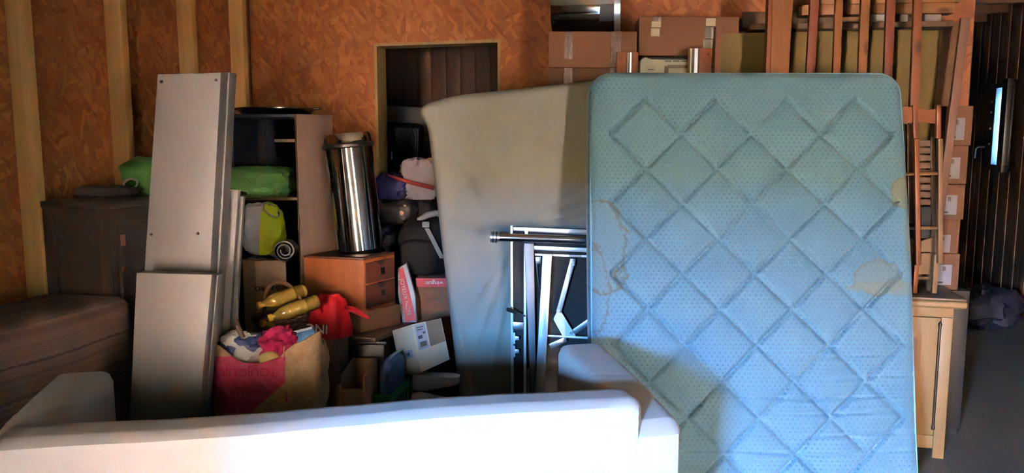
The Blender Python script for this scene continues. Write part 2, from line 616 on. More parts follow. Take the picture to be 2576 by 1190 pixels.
# window in the right wall
M_BLACK = mat('black_frame_paint', (16, 17, 20), 0.4)
M_CHROME_DULL = mat('brushed_metal', (200, 200, 200), 0.3, 1.0, var=0.05)
win = MB()
fwid = 0.05
for lo, hi, z0, z1 in ((WB0, WB1, WZ0, WZ0 + fwid), (WB0, WB1, WZ1 - fwid, WZ1), (WB0, WB0 + 0.20, WZ0, WZ1), (WB1 - fwid, WB1, WZ0, WZ1)):
    rbox(win, ROOM_W - 0.03, ROOM_W + 0.12, lo, hi, z0, z1)
window_1 = struct(win.build('window_1', M_BLACK, bevel=0.004))
def glass():
    m, nt, b = newmat('window_glass')
    b.inputs['Transmission Weight'].default_value = 1.0
    b.inputs['Roughness'].default_value = 0.02
    b.inputs['IOR'].default_value = 1.05
    b.inputs['Base Color'].default_value = (0.92, 0.97, 0.97, 1)
    return m
M_GLASS = glass()
rpart('pane', ROOM_W + 0.06, ROOM_W + 0.066, WB0 + 0.20, WB1 - fwid, WZ0 + fwid, WZ1 - fwid, M_GLASS, window_1)
# casement sash, swung in against the wall on the near side
sash = MB()
for z0, z1 in ((WZ0 - 0.02, WZ0 + 0.05), (WZ1 - 0.05, WZ1 + 0.02)):
    rbox(sash, ROOM_W - 0.085, ROOM_W - 0.03, WB1 - 0.06, WB1 + 0.10, z0, z1)
rbox(sash, ROOM_W - 0.085, ROOM_W - 0.03, WB1 - 0.04, WB1 + 0.10, WZ0, WZ1)
sash.build('sash', M_BLACK, window_1, bevel=0.004)
hb = MB()
hp = RC(ROOM_W - 0.03, WB0 - 0.02, 1.60)
hb.tube([hp, hp - VA * 0.06, hp - VA * 0.075 + VB * -0.015 + Vector((0, 0, -0.02)), hp - VA * 0.075 + VB * -0.03 + Vector((0, 0, -0.12))], 0.011, 8)
hb.build('window_handle', M_CHROME_DULL, window_1, smooth=True)
for z in (1.62, 1.78, 1.95, 2.06):
    rpart('catch', ROOM_W - 0.04, ROOM_W - 0.03, WB0 + 0.10, WB0 + 0.13, z, z + 0.02, M_CHROME_DULL, window_1)
portal('window_portal', RC(ROOM_W + 0.15, (WB0 + WB1) / 2, (WZ0 + WZ1) / 2), WB1 - WB0, WZ1 - WZ0, -VA)

# unseen leafy screen added beyond the yard to block the low sky
M_SKY_SCREEN = mat('sky_screen_leaves', (62, 52, 26), 0.9, var=0.4, scale=3.0, bump=0.6, bscale=12, bdist=0.1)
hm = MB()
nx_, nz_ = 90, 14
for i in range(nx_ + 1):
    for k in range(nz_ + 1):
        t = k / nz_
        a = -16 + 40 * i / nx_
        off = Vector((a * 0.8, t * 3, 0))
        z = t * (2.2 + 0.2 * noise.noise(Vector((a * 0.5, 0, 3))))
        b = 19.0 + 1.6 * (t ** 2) + 0.6 * noise.noise(off) + 0.25 * noise.noise(off * 3)
        hm.v.append(RC(a, b, z - 0.05))
for i in range(nx_):
    for k in range(nz_):
        a = i * (nz_ + 1) + k
        hm.f.append((a, a + 1, a + nz_ + 2, a + nz_ + 1))
n0 = len(hm.v)
for i in range(nx_ + 1):
    hm.v.append(RC(-16 + 40 * i / nx_, 22.0, -0.05)); hm.v.append(RC(-16 + 40 * i / nx_, 22.0, 3.2))
for i in range(nx_):
    t0 = i * (nz_ + 1) + nz_
    hm.f.append((t0, n0 + 2 * i + 1, n0 + 2 * i + 3, t0 + nz_ + 1))
    hm.f.append((n0 + 2 * i, n0 + 2 * i + 2, n0 + 2 * i + 3, n0 + 2 * i + 1))
tag(hm.build('sky_screen', M_SKY_SCREEN, smooth=True), 'unseen leafy screen added outside to block the low sky', 'sky_screen')

# ------------------------------------------------------------------ fabrics
def fabric(name, rgb, rough=0.9, weave=420.0, var=0.05, crease=0.3, cscale=3.5, sheen=0.03):
    if name in MATS: return MATS[name]
    m, nt, b = newmat(name)
    c = lin(rgb)
    v = coords(nt, (1, 1, 1), False)
    n = noise_node(nt, v, 4.0, 4)
    r = ramp(nt, n.outputs['Fac'], [(0.3, mul(c, 1 - var)), (0.7, mul(c, 1 + var))])
    nt.links.new(r.outputs[0], b.inputs['Base Color'])
    b.inputs['Roughness'].default_value = rough
    b.inputs['Specular IOR Level'].default_value = 0.2
    b.inputs['Sheen Weight'].default_value = sheen
    n1 = noise_node(nt, v, cscale, 3, 0.5, 0.6)
    n2 = noise_node(nt, v, weave, 1)
    mx = nt.nodes.new('ShaderNodeMix'); mx.data_type = 'FLOAT'; mx.inputs[0].default_value = 0.03
    nt.links.new(n1.outputs['Fac'], mx.inputs[2]); nt.links.new(n2.outputs['Fac'], mx.inputs[3])
    add_bump(nt, b, mx.outputs[0], crease, 0.05)
    MATS[name] = m
    return m

# ------------------------------------------------------------------ sofa, seen from behind
M_SOFA = fabric('white_slipcover', (164, 156, 153), crease=0.12)
sofa = thing('sofa', 'white slipcovered sofa seen from behind in the foreground', 'sofa')
SYAW = R(12.0)
SE = Vector((math.cos(SYAW), math.sin(SYAW), 0)); SN = Vector((-math.sin(SYAW), math.cos(SYAW), 0))
SR0 = Vector((0.555, 2.36, 0)); SW = 2.1
SL0 = SR0 - SE * SW
SROT = Matrix.Rotation(SYAW, 4, 'Z')
def SM(e, n, z=0.0):
    m = SROT.copy(); m.translation = SL0 + SE * e + SN * n + Vector((0, 0, z)); return m
def back_disp(p, fr, bk):
    # the cover is drawn in towards the right-hand corner and sags a little along the top
    k = max(0, (p.z - 0.55) / 0.27)
    q = p.copy()
    w = math.exp(-((p.x - 0.86) / 0.16) ** 2)
    if fr:
        for i, (z0, sl) in enumerate(((0.77, 0.16), (0.73, 0.26), (0.69, 0.34))):
            d = p.z - z0 - (p.x - 0.93) * sl
            q.y -= 0.006 * w * math.exp(-(d / 0.012) ** 2)
    q.z += 0.006 * k * math.sin(p.x * 5.0) + 0.004 * k * noise.noise(Vector((p.x * 4, 0, 1)))
    q.y += 0.006 * noise.noise(Vector((p.x * 2, p.z * 3, 4)))
    return q
softbox('backrest', 1.86, 0.17, 0.80, M_SOFA, SM(SW / 2 - 0.02, 0.086, 0.05), sofa, R2=0.035, r=0.035, nx=90, ny=5, nz=44, disp=back_disp)
def arm_disp(sgn):
    def f(p, fr, bk):
        # local x across, local z along height; y (thickness) runs front-back of the sofa
        q = p.copy()
        t = (p.y + 0.42) / 0.84
        k = max(0, min(1, p.z / 0.72))
        q.z += k * (0.055 * t + 0.012 * math.sin(t * 3.1))
        for c0 in (0.30, 0.37, 0.47, 0.52):
            d = t - c0 - 0.25 * (p.x * sgn)
            q.z += 0.003 * k ** 4 * math.exp(-(d / 0.012) ** 2)
            q.x += 0.0012 * math.exp(-(d / 0.014) ** 2) * (1 if p.x > 0 else -1)
        return q
    return f
def arm(e, sgn):
    # built with its length across the sofa's depth
    W, L, H = 0.20, 0.84, 0.73
    idx = softbox('arm', W, L, H, M_SOFA, SM(e, L / 2 + 0.004, 0.03), sofa, R2=0.04, r=0.04, nx=10, ny=60, nz=20, disp=arm_disp(sgn))
arm(0.10, 1); arm(SW - 0.10, -1)
softbox('seat_base', 1.72, 0.66, 0.36, M_SOFA, SM(SW / 2, 0.49, 0.05), sofa, R2=0.02, r=0.02, nx=10, ny=4, nz=6)
for e in (0.63, 1.47):
    softbox('seat_cushion', 0.83, 0.64, 0.14, M_SOFA, SM(e, 0.50, 0.405), sofa, R2=0.05, r=0.04, nx=16, ny=8, nz=8)
M_DARKLEG = wood('dark_leg_wood', (44, 30, 22), (66, 46, 34), 'z')
for e in (0.1, SW - 0.1):
    for n_ in (0.08, 0.76):
        mb = MB(); mb.lathe([(0.022, 0), (0.03, 0.045)], 12, SM(e, n_), cap=True)
        mb.build('leg', M_DARKLEG, sofa)

# ------------------------------------------------------------------ blue quilted mattress
def blue_quilt():
    m, nt, b = newmat('blue_quilted_ticking')
    tc = nt.nodes.new('ShaderNodeTexCoord')
    sx = nt.nodes.new('ShaderNodeSeparateXYZ')
    nt.links.new(tc.outputs['Object'], sx.inputs[0])
    def mth(op, a, c=None, d=None):
        n = nt.nodes.new('ShaderNodeMath'); n.operation = op
        for i, q in enumerate((a, c, d)):
            if q is None: continue
            if isinstance(q, (int, float)): n.inputs[i].default_value = q
            else: nt.links.new(q, n.inputs[i])
        return n.outputs[0]
    X, Z = sx.outputs[0], sx.outputs[2]
    PX, PZ = 0.0250, 0.0190
    rz = mth('DIVIDE', Z, PZ)
    row = mth('FLOOR', rz)
    odd = mth('MULTIPLY', mth('MODULO', mth('ABSOLUTE', row), 2.0), 0.5)
    cx = mth('ADD', mth('DIVIDE', X, PX), odd)
    fx = mth('SUBTRACT', mth('FRACT', cx), 0.5)
    fz = mth('SUBTRACT', mth('FRACT', rz), 0.5)
    d = mth('SQRT', mth('ADD', mth('POWER', mth('MULTIPLY', fx, PX), 2.0), mth('POWER', mth('MULTIPLY', fz, PZ), 2.0)))
    def smooth(val, lo, hi):
        mr = nt.nodes.new('ShaderNodeMapRange'); mr.interpolation_type = 'SMOOTHSTEP'
        nt.links.new(val, mr.inputs[0])
        mr.inputs[1].default_value = lo; mr.inputs[2].default_value = hi
        mr.inputs[3].default_value = 1.0; mr.inputs[4].default_value = 0.0
        return mr.outputs[0]
    dot = smooth(d, 0.0042, 0.0062)
    ring = mth('SUBTRACT', smooth(d, 0.0095, 0.0105), smooth(d, 0.0065, 0.0075))
    nz = noise_node(nt, tc.outputs['Object'], 3.5, 3)
    dotf = mth('MULTIPLY', dot, mth('MULTIPLY_ADD', nz.outputs['Fac'], 1.0, -0.18))
    def mixc(f, a, c):
        n = nt.nodes.new('ShaderNodeMix'); n.data_type = 'RGBA'
        nt.links.new(f, n.inputs[0])
        for i, q in ((6, a), (7, c)):
            if isinstance(q, tuple): n.inputs[i].default_value = (*q, 1)
            else: nt.links.new(q, n.inputs[i])
        return n.outputs[2]
    base = ramp(nt, nz.outputs['Fac'], [(0.3, lin((68, 104, 122))), (0.7, lin((76, 113, 131)))]).outputs[0]
    c = mixc(mth('MULTIPLY', ring, 0.30), base, lin((98, 132, 148)))
    c = mixc(dotf, c, lin((46, 66, 80)))
    # water stains: wavy-edged tide marks (centre x, centre z, radius x, radius z, filling, rim)
    wob = noise_node(nt, tc.outputs['Object'], 5.5, 5, 0.68)
    wv = mth('MULTIPLY_ADD', wob.outputs['Fac'], 1.7, -0.85)
    for (x0, z0, rx, rz_, fill, rim) in ((-0.74, 1.16, 0.185, 0.215, 0.10, 0.75), (-0.75, 0.93, 0.075, 0.24, 0.08, 0.6),
                                          (0.745, 1.40, 0.075, 0.085, 0.62, 0.5), (0.765, 1.20, 0.045, 0.16, 0.45, 0.4),
                                          (0.58, 1.00, 0.115, 0.085, 0.30, 0.35), (0.63, 0.955, 0.17, 0.035, 0.32, 0.15)):
        ex = mth('DIVIDE', mth('SUBTRACT', X, x0), rx); ez = mth('DIVIDE', mth('SUBTRACT', Z, z0), rz_)
        e = mth('ADD', mth('SQRT', mth('ADD', mth('MULTIPLY', ex, ex), mth('MULTIPLY', ez, ez))), wv)
        inside = smooth(e, 0.93, 1.02)
        rimf = mth('SUBTRACT', inside, smooth(e, 0.82, 0.94))
        c = mixc(mth('MULTIPLY', inside, fill), c, lin((108, 104, 68)))
        c = mixc(mth('MULTIPLY', rimf, rim), c, lin((72, 68, 38)))
    nt.links.new(c, b.inputs['Base Color'])
    b.inputs['Roughness'].default_value = 0.72
    b.inputs['Specular IOR Level'].default_value = 0.3
    b.inputs['Sheen Weight'].default_value = 0.2
    hh = mth('SUBTRACT', 1.0, dot)
    add_bump(nt, b, hh, 0.25, 0.003)
    return m
M_QUILT = blue_quilt()
MAT_W, MAT_H, MAT_T = 1.515, 2.0, 0.17
LEAN = R(12.0)
MX = 1.128
MM = Matrix.Translation((MX, 3.35 + MAT_T / 2, 0.02)) @ Matrix.Rotation(-LEAN, 4, 'X')
TOP0, SIDE0, PER = 0.145, 0.105, 0.3335
def quilt_disp(p, fr, bk):
    q = p.copy()
    s, t = p.x + MAT_W / 2, MAT_H - p.z
    # bowed sides
    q.x *= 1 + 0.012 * math.sin(math.pi * min(1, max(0, (t - 0.1) / 1.6)))
    if not (fr or bk): return q
    edge = min(s, MAT_W - s, t, p.z)
    dep = 0.0
    u = (s - SIDE0 - PER / 2 - (t - TOP0)) / PER
    w = (s - SIDE0 - PER / 2 + (t - TOP0)) / PER
    def full(uc, wc):          # is the diamond with this centre a whole one, inside the quilted field?
        sc = SIDE0 + PER / 2 + PER * (uc + wc) / 2; tc = TOP0 + PER * (wc - uc) / 2
        return SIDE0 + 0.05 < sc < SIDE0 + 4 * PER - 0.05 and TOP0 + 0.05 < tc < MAT_H - 0.12
    uc, wc = math.floor(u) + 0.5, math.floor(w) + 0.5
    du, dw = abs(u - round(u)) * PER / math.sqrt(2), abs(w - round(w)) * PER / math.sqrt(2)
    gr = 0.0
    if full(round(u) - 0.5, wc) or full(round(u) + 0.5, wc): gr = max(gr, math.exp(-(du / 0.011) ** 2))
    if full(uc, round(w) - 0.5) or full(uc, round(w) + 0.5): gr = max(gr, math.exp(-(dw / 0.011) ** 2))
    dep += 0.014 * gr
    H2 = PER / 2 / math.sqrt(2)
    if full(uc, wc):
        dep -= 0.016 * math.sin(math.pi * min(1, du / H2 * 0.5)) * math.sin(math.pi * min(1, dw / H2 * 0.5))
    else:
        dep -= 0.009 * min(1, edge / 0.07) * (1 - gr)
    # level creases pressed into the lower part
    for (t0, c0, wd) in ((1.36, 0.45, 0.24), (1.55, 0.30, 0.5), (1.62, 0.5, 0.25), (1.46, 0.62, 0.2), (1.80, 0.1, 0.6), (1.72, 0.45, 0.3)):
        dep += 0.008 * math.exp(-((p.x - c0) / wd) ** 2) * math.exp(-((t - t0 - 0.01 * math.sin(p.x * 6)) / 0.008) ** 2)
    sag = 0.012 * noise.noise(Vector((p.x * 1.3, p.z * 1.3, 2)))
    q.y += (dep + sag) if fr else -(dep + sag)
    return q
mattress = softbox('mattress', MAT_W, MAT_T, MAT_H, M_QUILT, MM, None, R2=0.115, r=0.055, nx=260, ny=6, nz=345, disp=quilt_disp)
tag(mattress, 'light blue quilted mattress with water stains standing on end', 'mattress')
# piping round the front and back rims
M_PIPE = fabric('blue_piping', (112, 160, 178))
def outline(inset, yy, n=12):
    pts = []
    W2, H, Rr = MAT_W / 2 - inset, MAT_H, 0.115 - inset
    for (cx, cz, a0) in ((W2 - Rr, H - inset - Rr, 0), (-W2 + Rr, H - inset - Rr, 90), (-W2 + Rr, inset + Rr, 180), (W2 - Rr, inset + Rr, 270)):
        for i in range(n + 1):
            a = R(a0 + 90 * i / n)
            pts.append(Vector((cx + Rr * math.cos(a), yy, cz + Rr * math.sin(a))))
        # sides follow the bowed outline
    out = []
    for i, p in enumerate(pts):
        out.append(p)
        nx_ = pts[(i + 1) % len(pts)]
        if (nx_ - p).length > 0.2:
            for k in range(1, 24): out.append(p.lerp(nx_, k / 24))
    for p in out:
        t = MAT_H - p.z
        p.x *= 1 + 0.012 * math.sin(math.pi * min(1, max(0, (t - 0.1) / 1.6)))
    out.append(out[0].copy())
    return out
for yy in (-MAT_T / 2 + 0.024, MAT_T / 2 - 0.024):
    mb = MB(); mb.tube([MM @ p for p in outline(0.014, yy)], 0.006, 6, cap=False)
    mb.build('piping', M_PIPE, mattress, smooth=True, M=MM)

# ------------------------------------------------------------------ mattress in a fitted sheet
M_SHEET = fabric('sage_fitted_sheet', (128, 126, 120), crease=0.06, cscale=2.0)
SHW, SHH, SHT = 1.02, 1.83, 0.16
tl = P(1066, 247, 4.11)
rot = Matrix.Rotation(R(-6.0), 4, 'Y')
ex, ez = rot.to_3x3() @ Vector((1, 0, 0)), rot.to_3x3() @ Vector((0, 0, 1))
SHM = rot.copy(); SHM.translation = tl + ex * SHW / 2 - ez * SHH + Vector((0, SHT / 2, 0))
def sheet_disp(p, fr, bk):
    q = p.copy()
    u, t = (p.x + SHW / 2), SHH - p.z
    # rounded shoulder falling away at the top left, with the gathered corner of the sheet
    d = math.hypot(u, t)
    sh = max(0, 0.22 - u) / 0.22
    if t < 0.25: q.z -= 0.035 * sh ** 2 * (1 - t / 0.25)
    pk = math.exp(-((u) / 0.05) ** 2 - ((t - 0.05) / 0.06) ** 2)
    q.x -= 0.035 * pk; q.z += 0.01 * pk
    if fr:
        def ridge(x0, y0, x1, y1, w, a):
            ax, ay = x1 - x0, y1 - y0
            L2 = ax * ax + ay * ay
            k = max(0, min(1, ((u - x0) * ax + (t - y0) * ay) / L2))
            dd = math.hypot(u - x0 - ax * k, t - y0 - ay * k)
            return a * math.exp(-(dd / w) ** 2) * math.sin(math.pi * (0.06 + 0.88 * k))
        o = 0
        for r_ in ((0.42, 0.72, 1.0, 0.55, 0.022, 0.018), (0.50, 0.72, 1.0, 0.66, 0.018, 0.014), (0.40, 0.70, 0.12, 0.30, 0.03, 0.012),
                   (0.40, 0.74, 0.02, 0.62, 0.025, 0.010), (0.40, 0.80, 0.06, 1.20, 0.022, 0.018), (0.36, 0.86, 0.10, 1.40, 0.016, 0.014),
                   (0.30, 0.70, 0.20, 0.42, 0.02, 0.008), (0.36, 0.95, 0.18, 1.55, 0.018, 0.014), (0.42, 1.0, 0.30, 1.6, 0.016, 0.012),
                   (0.02, 1.05, 0.10, 1.65, 0.02, 0.012), (0.33, 0.20, 0.36, 0.36, 0.005, 0.004)):
            o += ridge(*r_)
        q.y -= 1.6 * o + 0.012 * noise.noise(Vector((u * 3, t * 3, 7)))
        q.y += 0.03 * math.exp(-((u - 0.42) / 0.12) ** 2 - ((t - 0.72) / 0.09) ** 2)
    return q
sheeted = softbox('mattress', SHW, SHT, SHH, M_SHEET, SHM, None, R2=0.05, r=0.05, nx=90, ny=6, nz=130, disp=sheet_disp)
tag(sheeted, 'mattress in a pale sage fitted sheet behind the metal bed frame', 'mattress')

# ------------------------------------------------------------------ upended folding bed base
M_STEEL = mat('grey_steel', (150, 152, 156), 0.35, 0.9, var=0.06)
M_ALU = mat('pale_aluminium', (226, 230, 234), 0.3, 0.75, var=0.04)
M_GREYBAR = mat('grey_painted_bar', (104, 106, 112), 0.45, 0.3, var=0.05)
M_BLACKCLOTH = mat('black_underlay', (18, 18, 22), 0.85, bump=0.2, bscale=200)
M_RUBBER = mat('black_rubber', (16, 16, 17), 0.6)
bed = thing('folding_bed_frame', 'folded metal sofa-bed frame with black underside standing on edge', 'bed frame')
DB = 3.96
Q('underside_panel', [P(1287, 572, DB), P(1560, 580, DB), Vector((P(1560, 580, DB).x, DB, 0.0)), Vector((P(1290, 990, DB).x, DB, 0.0))], 0.04, M_BLACKCLOTH, bed)
Q('edge_rail', [P(1284, 568, DB - 0.02), P(1290, 568, DB - 0.02), P(1293, 1010, DB - 0.02), P(1285, 1010, DB - 0.02)], 0.03, M_ALU, bed, 0.002)
Q('top_rail', [P(1291, 571, DB - 0.025), P(1545, 580, DB - 0.025), P(1545, 596, DB - 0.025), P(1291, 581, DB - 0.025)], 0.02, M_STEEL, bed, 0.002)
Q('hanger', [P(1319, 579, DB - 0.04), P(1328, 579, DB - 0.04), P(1328, 596, DB - 0.04), P(1322, 596, DB - 0.04)], 0.012, M_ALU, bed)
mb = MB(); mb.tube([P(1256, 597, DB - 0.09), P(1560, 607, DB - 0.09)], 0.021, 18)
mb.build('support_tube', mat('polished_steel', (190, 190, 192), 0.18, 1.0, var=0.03), bed, smooth=True)
a0, a1 = P(1257, 597, DB - 0.09), P(1234, 596, DB - 0.09)
for k, (t0, t1, rr, mm) in enumerate(((0.0, 0.28, 0.024, M_STEEL), (0.28, 0.42, 0.030, M_RUBBER), (0.42, 0.66, 0.029, M_STEEL), (0.66, 0.76, 0.030, M_RUBBER), (0.76, 1.0, 0.028, M_STEEL))):
    mb = MB(); mb.tube([a0.lerp(a1, t0), a0.lerp(a1, t1)], rr, 18)
    mb.build('foot_ring', mm, bed, smooth=True)
Q('folded_leg', [P(1318, 612, DB - 0.07), P(1343, 612, DB - 0.07), P(1349, 1010, DB - 0.07), P(1337, 1010, DB - 0.07)], 0.025, M_GREYBAR, bed, 0.003)
Q('folded_leg', [P(1365, 640, DB - 0.085), P(1389, 640, DB - 0.085), P(1368, 1010, DB - 0.085), P(1345, 1010, DB - 0.085)], 0.03, M_ALU, bed, 0.003)
Q('cross_rail', [P(1343, 618, DB - 0.05), P(1540, 627, DB - 0.05), P(1540, 638, DB - 0.05), P(1343, 629, DB - 0.05)], 0.02, M_ALU, bed, 0.002)
for k in range(6):
    x0 = 1346 + k * 29
    Q('hinge_leaf', [P(x0, 638 + k, DB - 0.045), P(x0 + 28, 639 + k, DB - 0.045), P(x0 + 28, 644 + k, DB - 0.045), P(x0, 643 + k, DB - 0.045)], 0.012, M_STEEL if k % 2 else M_ALU, bed)
Q('cross_rail', [P(1378, 843, DB - 0.06), P(1540, 851, DB - 0.06), P(1540, 857, DB - 0.06), P(1378, 848, DB - 0.06)], 0.02, M_ALU, bed, 0.002)
Q('inner_rail', [P(1318, 620, DB - 0.045), P(1324, 620, DB - 0.045), P(1324, 1010, DB - 0.045), P(1317, 1010, DB - 0.045)], 0.02, M_ALU, bed)
Q('inner_rail', [P(1326, 930, DB - 0.05), P(1332, 930, DB - 0.05), P(1332, 1010, DB - 0.05), P(1326, 1010, DB - 0.05)], 0.02, M_STEEL, bed)
Q('joint_plate', [P(1290, 810, DB - 0.05), P(1318, 811, DB - 0.05), P(1317, 830, DB - 0.05), P(1290, 829, DB - 0.05)], 0.012, M_STEEL, bed, 0.002)
def bar(name, p0, p1, w, D, m, t=0.008):
    a, b = P(*p0, D), P(*p1, D)
    d = (b - a).normalized(); n = Vector((0, 1, 0)); s = d.cross(n).normalized() * w / 2
    mb = MB(); mb.hexa([a - s, a + s, b + s, b - s] + [q + n * t for q in (a - s, a + s, b + s, b - s)])
    return mb.build(name, m, bed, bevel=0.0015)
bar('link_arm', (1441, 655), (1405, 786), 0.026, DB - 0.07, M_ALU)
Q('link_bracket', [P(1434, 651, DB - 0.06), P(1448, 651, DB - 0.06), P(1447, 670, DB - 0.06), P(1434, 670, DB - 0.06)], 0.02, M_STEEL, bed, 0.002)
mb = MB(); mb.prism([P(x, y, DB - 0.06) for x, y in ((1392, 803), (1403, 781), (1411, 783), (1449, 846), (1416, 847))], Vector((0, 0.008, 0)))
mb.build('link_plate', M_ALU, bed)
bar('link_arm', (1440, 838), (1530, 776), 0.030, DB - 0.045, M_STEEL)
bar('link_arm', (1383, 872), (1425, 853), 0.028, DB - 0.045, M_STEEL)
for (x, y) in ((1441, 665), (1404, 782), (1437, 838)):
    c = P(x, y, DB - 0.075); mb = MB(); mb.tube([c, c + Vector((0, 0.012, 0))], 0.009, 12); mb.build('pivot_bolt', M_STEEL, bed, smooth=True)
for y in (851, 884):
    lt = Q('latch', [P(1291, y - 14, DB - 0.03), P(1296, y - 14, DB - 0.03), P(1296, y + 14, DB - 0.03), P(1291, y + 14, DB - 0.03)], 0.015, M_ALU, bed)
    Q('latch_lever', [P(1296, y - 5, DB - 0.045), P(1306, y - 4, DB - 0.045), P(1306, y + 4, DB - 0.045), P(1296, y + 5, DB - 0.045)], 0.012, M_ALU, lt, 0.001)
mb = MB(); mb.tube([P(1276, 778, DB - 0.10), P(1298, 786, DB - 0.08)], 0.010, 10)
mb.build('handle_grip', M_RUBBER, bed, smooth=True)
mb = MB(); mb.tube([P(1298, 786, DB - 0.08), P(1321, 795, DB - 0.045)], 0.005, 8)
mb.build('handle_rod', M_STEEL, bed, smooth=True)
mb = MB(); mb.tube([P(1349, 660, DB - 0.02), P(1352, 690, DB - 0.025), P(1356, 722, DB - 0.02)], 0.004, 8)
mb.build('spring', M_STEEL, bed, smooth=True)
Q('corner_bracket', [P(1346, 646, DB - 0.03), P(1362, 646, DB - 0.03), P(1360, 664, DB - 0.03), P(1348, 664, DB - 0.03)], 0.015, M_STEEL, bed, 0.002)

# ------------------------------------------------------------------ white furniture boards leaning together
M_WHITE = mat('white_melamine', (112, 105, 100), 0.5, var=0.02, bump=0.03, bscale=150)
M_HOLE = mat('drill_hole', (46, 38, 34), 0.9)
def panel(name, tl, tr, br, bl, depth, label, holes=(), D0=3.0, D1=None, yaw_d=None):
    q = [P(*p) for p in (tl, tr, br, bl)]
    o = Q(name, q, depth, M_WHITE, None, 0.003, dvec=yaw_d)
    tag(o, label, 'board', 'white furniture boards leaning in a stack')
    M = WMAT[o]
    n = M.to_3x3() @ Vector((0, 1, 0))
    for (u, v) in holes:
        p = (q[0].lerp(q[1], u)).lerp(q[3].lerp(q[2], u), v)
        mb = MB(); mb.tube([p - n * 0.0015, p + n * 0.001], 0.0055, 10)
        mb.build('screw_hole', M_HOLE, o)
    return o
def extend(tl, tr, br, bl, D_top, D_bot):
    """front corners from the seen outline; the lower edge is carried down to the floor"""
    A, B, Cc, E = P(*tl, D_top), P(*tr, D_top), P(*br, D_bot), P(*bl, D_bot)
    def down(p, q):
        k = p.z / (p.z - q.z); return p + (q - p) * k
    return [A, B, down(B, Cc), down(A, E)]
def panelq(q, depth, label, dvec, holes=()):
    o = Q('furniture_board', q, depth, M_WHITE, None, 0.003, dvec=dvec)
    tag(o, label, 'board', 'white furniture boards leaning in a stack')
    n = WMAT[o].to_3x3() @ Vector((0, 1, 0))
    L = (q[0] - q[3]).length
    for (u, dist) in holes:
        v = dist / L
        p = (q[0].lerp(q[1], u)).lerp(q[3].lerp(q[2], u), v)
        mb = MB(); mb.tube([p - n * 0.002, p + n * 0.001], 0.0055, 10)
        mb.build('screw_hole', M_HOLE, o)
    return o
dv = Vector((0.012, 1, 0)).normalized()
# short box in front
panelq(extend((343, 686), (533, 691), (502, 1035), (326, 1044), 2.98, 2.98), 0.05, 'short white board at the front of the leaning stack', dv * 0.055)
panelq(extend((396, 690), (549, 692), (519, 1030), (360, 1040), 3.04, 3.04), 0.05, 'white board sandwiched just behind the short front board', dv * 0.05)
# tall boards behind it
panelq(extend((396, 187), (556, 182), (529, 686), (363, 678), 3.20, 3.20), 0.08, 'tall white board with screw holes, front of the tall pair', dv * 0.075,
       holes=((0.07, 0.03), (0.93, 0.03), (0.07, 0.665), (0.78, 0.665), (0.05, 1.29), (0.93, 1.29)))
panelq(extend((430, 186), (578, 182), (551, 690), (400, 690), 3.28, 3.28), 0.08, 'tall white board behind the one with screw holes', dv * 0.08)
panelq(extend((470, 478), (600, 478), (575, 860), (450, 860), 3.40, 3.40), 0.04, 'mid-height white board behind the tall pair', dv * 0.03)
panelq(extend((480, 494), (612, 494), (592, 840), (460, 840), 3.45, 3.45), 0.04, 'rearmost white board, lowest edge beside the yellow bag', dv * 0.03)

# ------------------------------------------------------------------ striped divan by the left wall
def stripes():
    m, nt, b = newmat('striped_throw')
    tc = nt.nodes.new('ShaderNodeTexCoord')
    sx = nt.nodes.new('ShaderNodeSeparateXYZ')
    nt.links.new(tc.outputs['Object'], sx.inputs[0])
    # running coordinate across the stripes: over the top and then down the side
    def mth(op, a, c=None):
        n = nt.nodes.new('ShaderNodeMath'); n.operation = op
        for i, q in enumerate((a, c)):
            if q is None: continue
            if isinstance(q, (int, float)): n.inputs[i].default_value = q
            else: nt.links.new(q, n.inputs[i])
        return n.outputs[0]
    run = mth('SUBTRACT', sx.outputs[2], sx.outputs[0])
    zz = nt.nodes.new('ShaderNodeCombineXYZ')
    nt.links.new(run, zz.inputs[0])
    wob = noise_node(nt, tc.outputs['Object'], 5.0, 2)
    zv = mth('ADD', run, mth('MULTIPLY', wob.outputs['Fac'], 0.02))
    cx = nt.nodes.new('ShaderNodeCombineXYZ'); nt.links.new(zv, cx.inputs[0])
    n1 = noise_node(nt, cx.outputs[0], 16.0, 4, 0.75)
    r = ramp(nt, n1.outputs['Fac'], [(0.30, lin((40, 27, 26))), (0.43, lin((74, 52, 47))), (0.52, lin((96, 72, 62))), (0.60, lin((52, 36, 34))), (0.72, lin((124, 102, 88)))])
    # woven zigzag rows
    z1 = mth('FRACT', mth('MULTIPLY', sx.outputs[1], 22.0))
    zig = mth('ABSOLUTE', mth('SUBTRACT', z1, 0.5))
    band = mth('FRACT', mth('ADD', mth('MULTIPLY', run, 6.5), mth('MULTIPLY', zig, 0.10)))
    lit = mth('LESS_THAN', mth('ABSOLUTE', mth('SUBTRACT', band, 0.5)), 0.035)
    mc = nt.nodes.new('ShaderNodeMix'); mc.data_type = 'RGBA'
    nt.links.new(mth('MULTIPLY', mth('MULTIPLY', lit, wob.outputs['Fac']), 0.22), mc.inputs[0])
    nt.links.new(r.outputs[0], mc.inputs[6]); mc.inputs[7].default_value = (*lin((168, 146, 128)), 1)
    nt.links.new(mc.outputs[2], b.inputs['Base Color'])
    b.inputs['Roughness'].default_value = 0.95
    n3 = noise_node(nt, tc.outputs['Object'], 260, 2)
    add_bump(nt, b, n3.outputs['Fac'], 0.3, 0.004)
    return m
M_STRIPE = stripes()
DVYAW = -YAW
DVM = Matrix.Rotation(DVYAW, 4, 'Z')
dvx, dvy = DVM.to_3x3() @ Vector((1, 0, 0)), DVM.to_3x3() @ Vector((0, 1, 0))
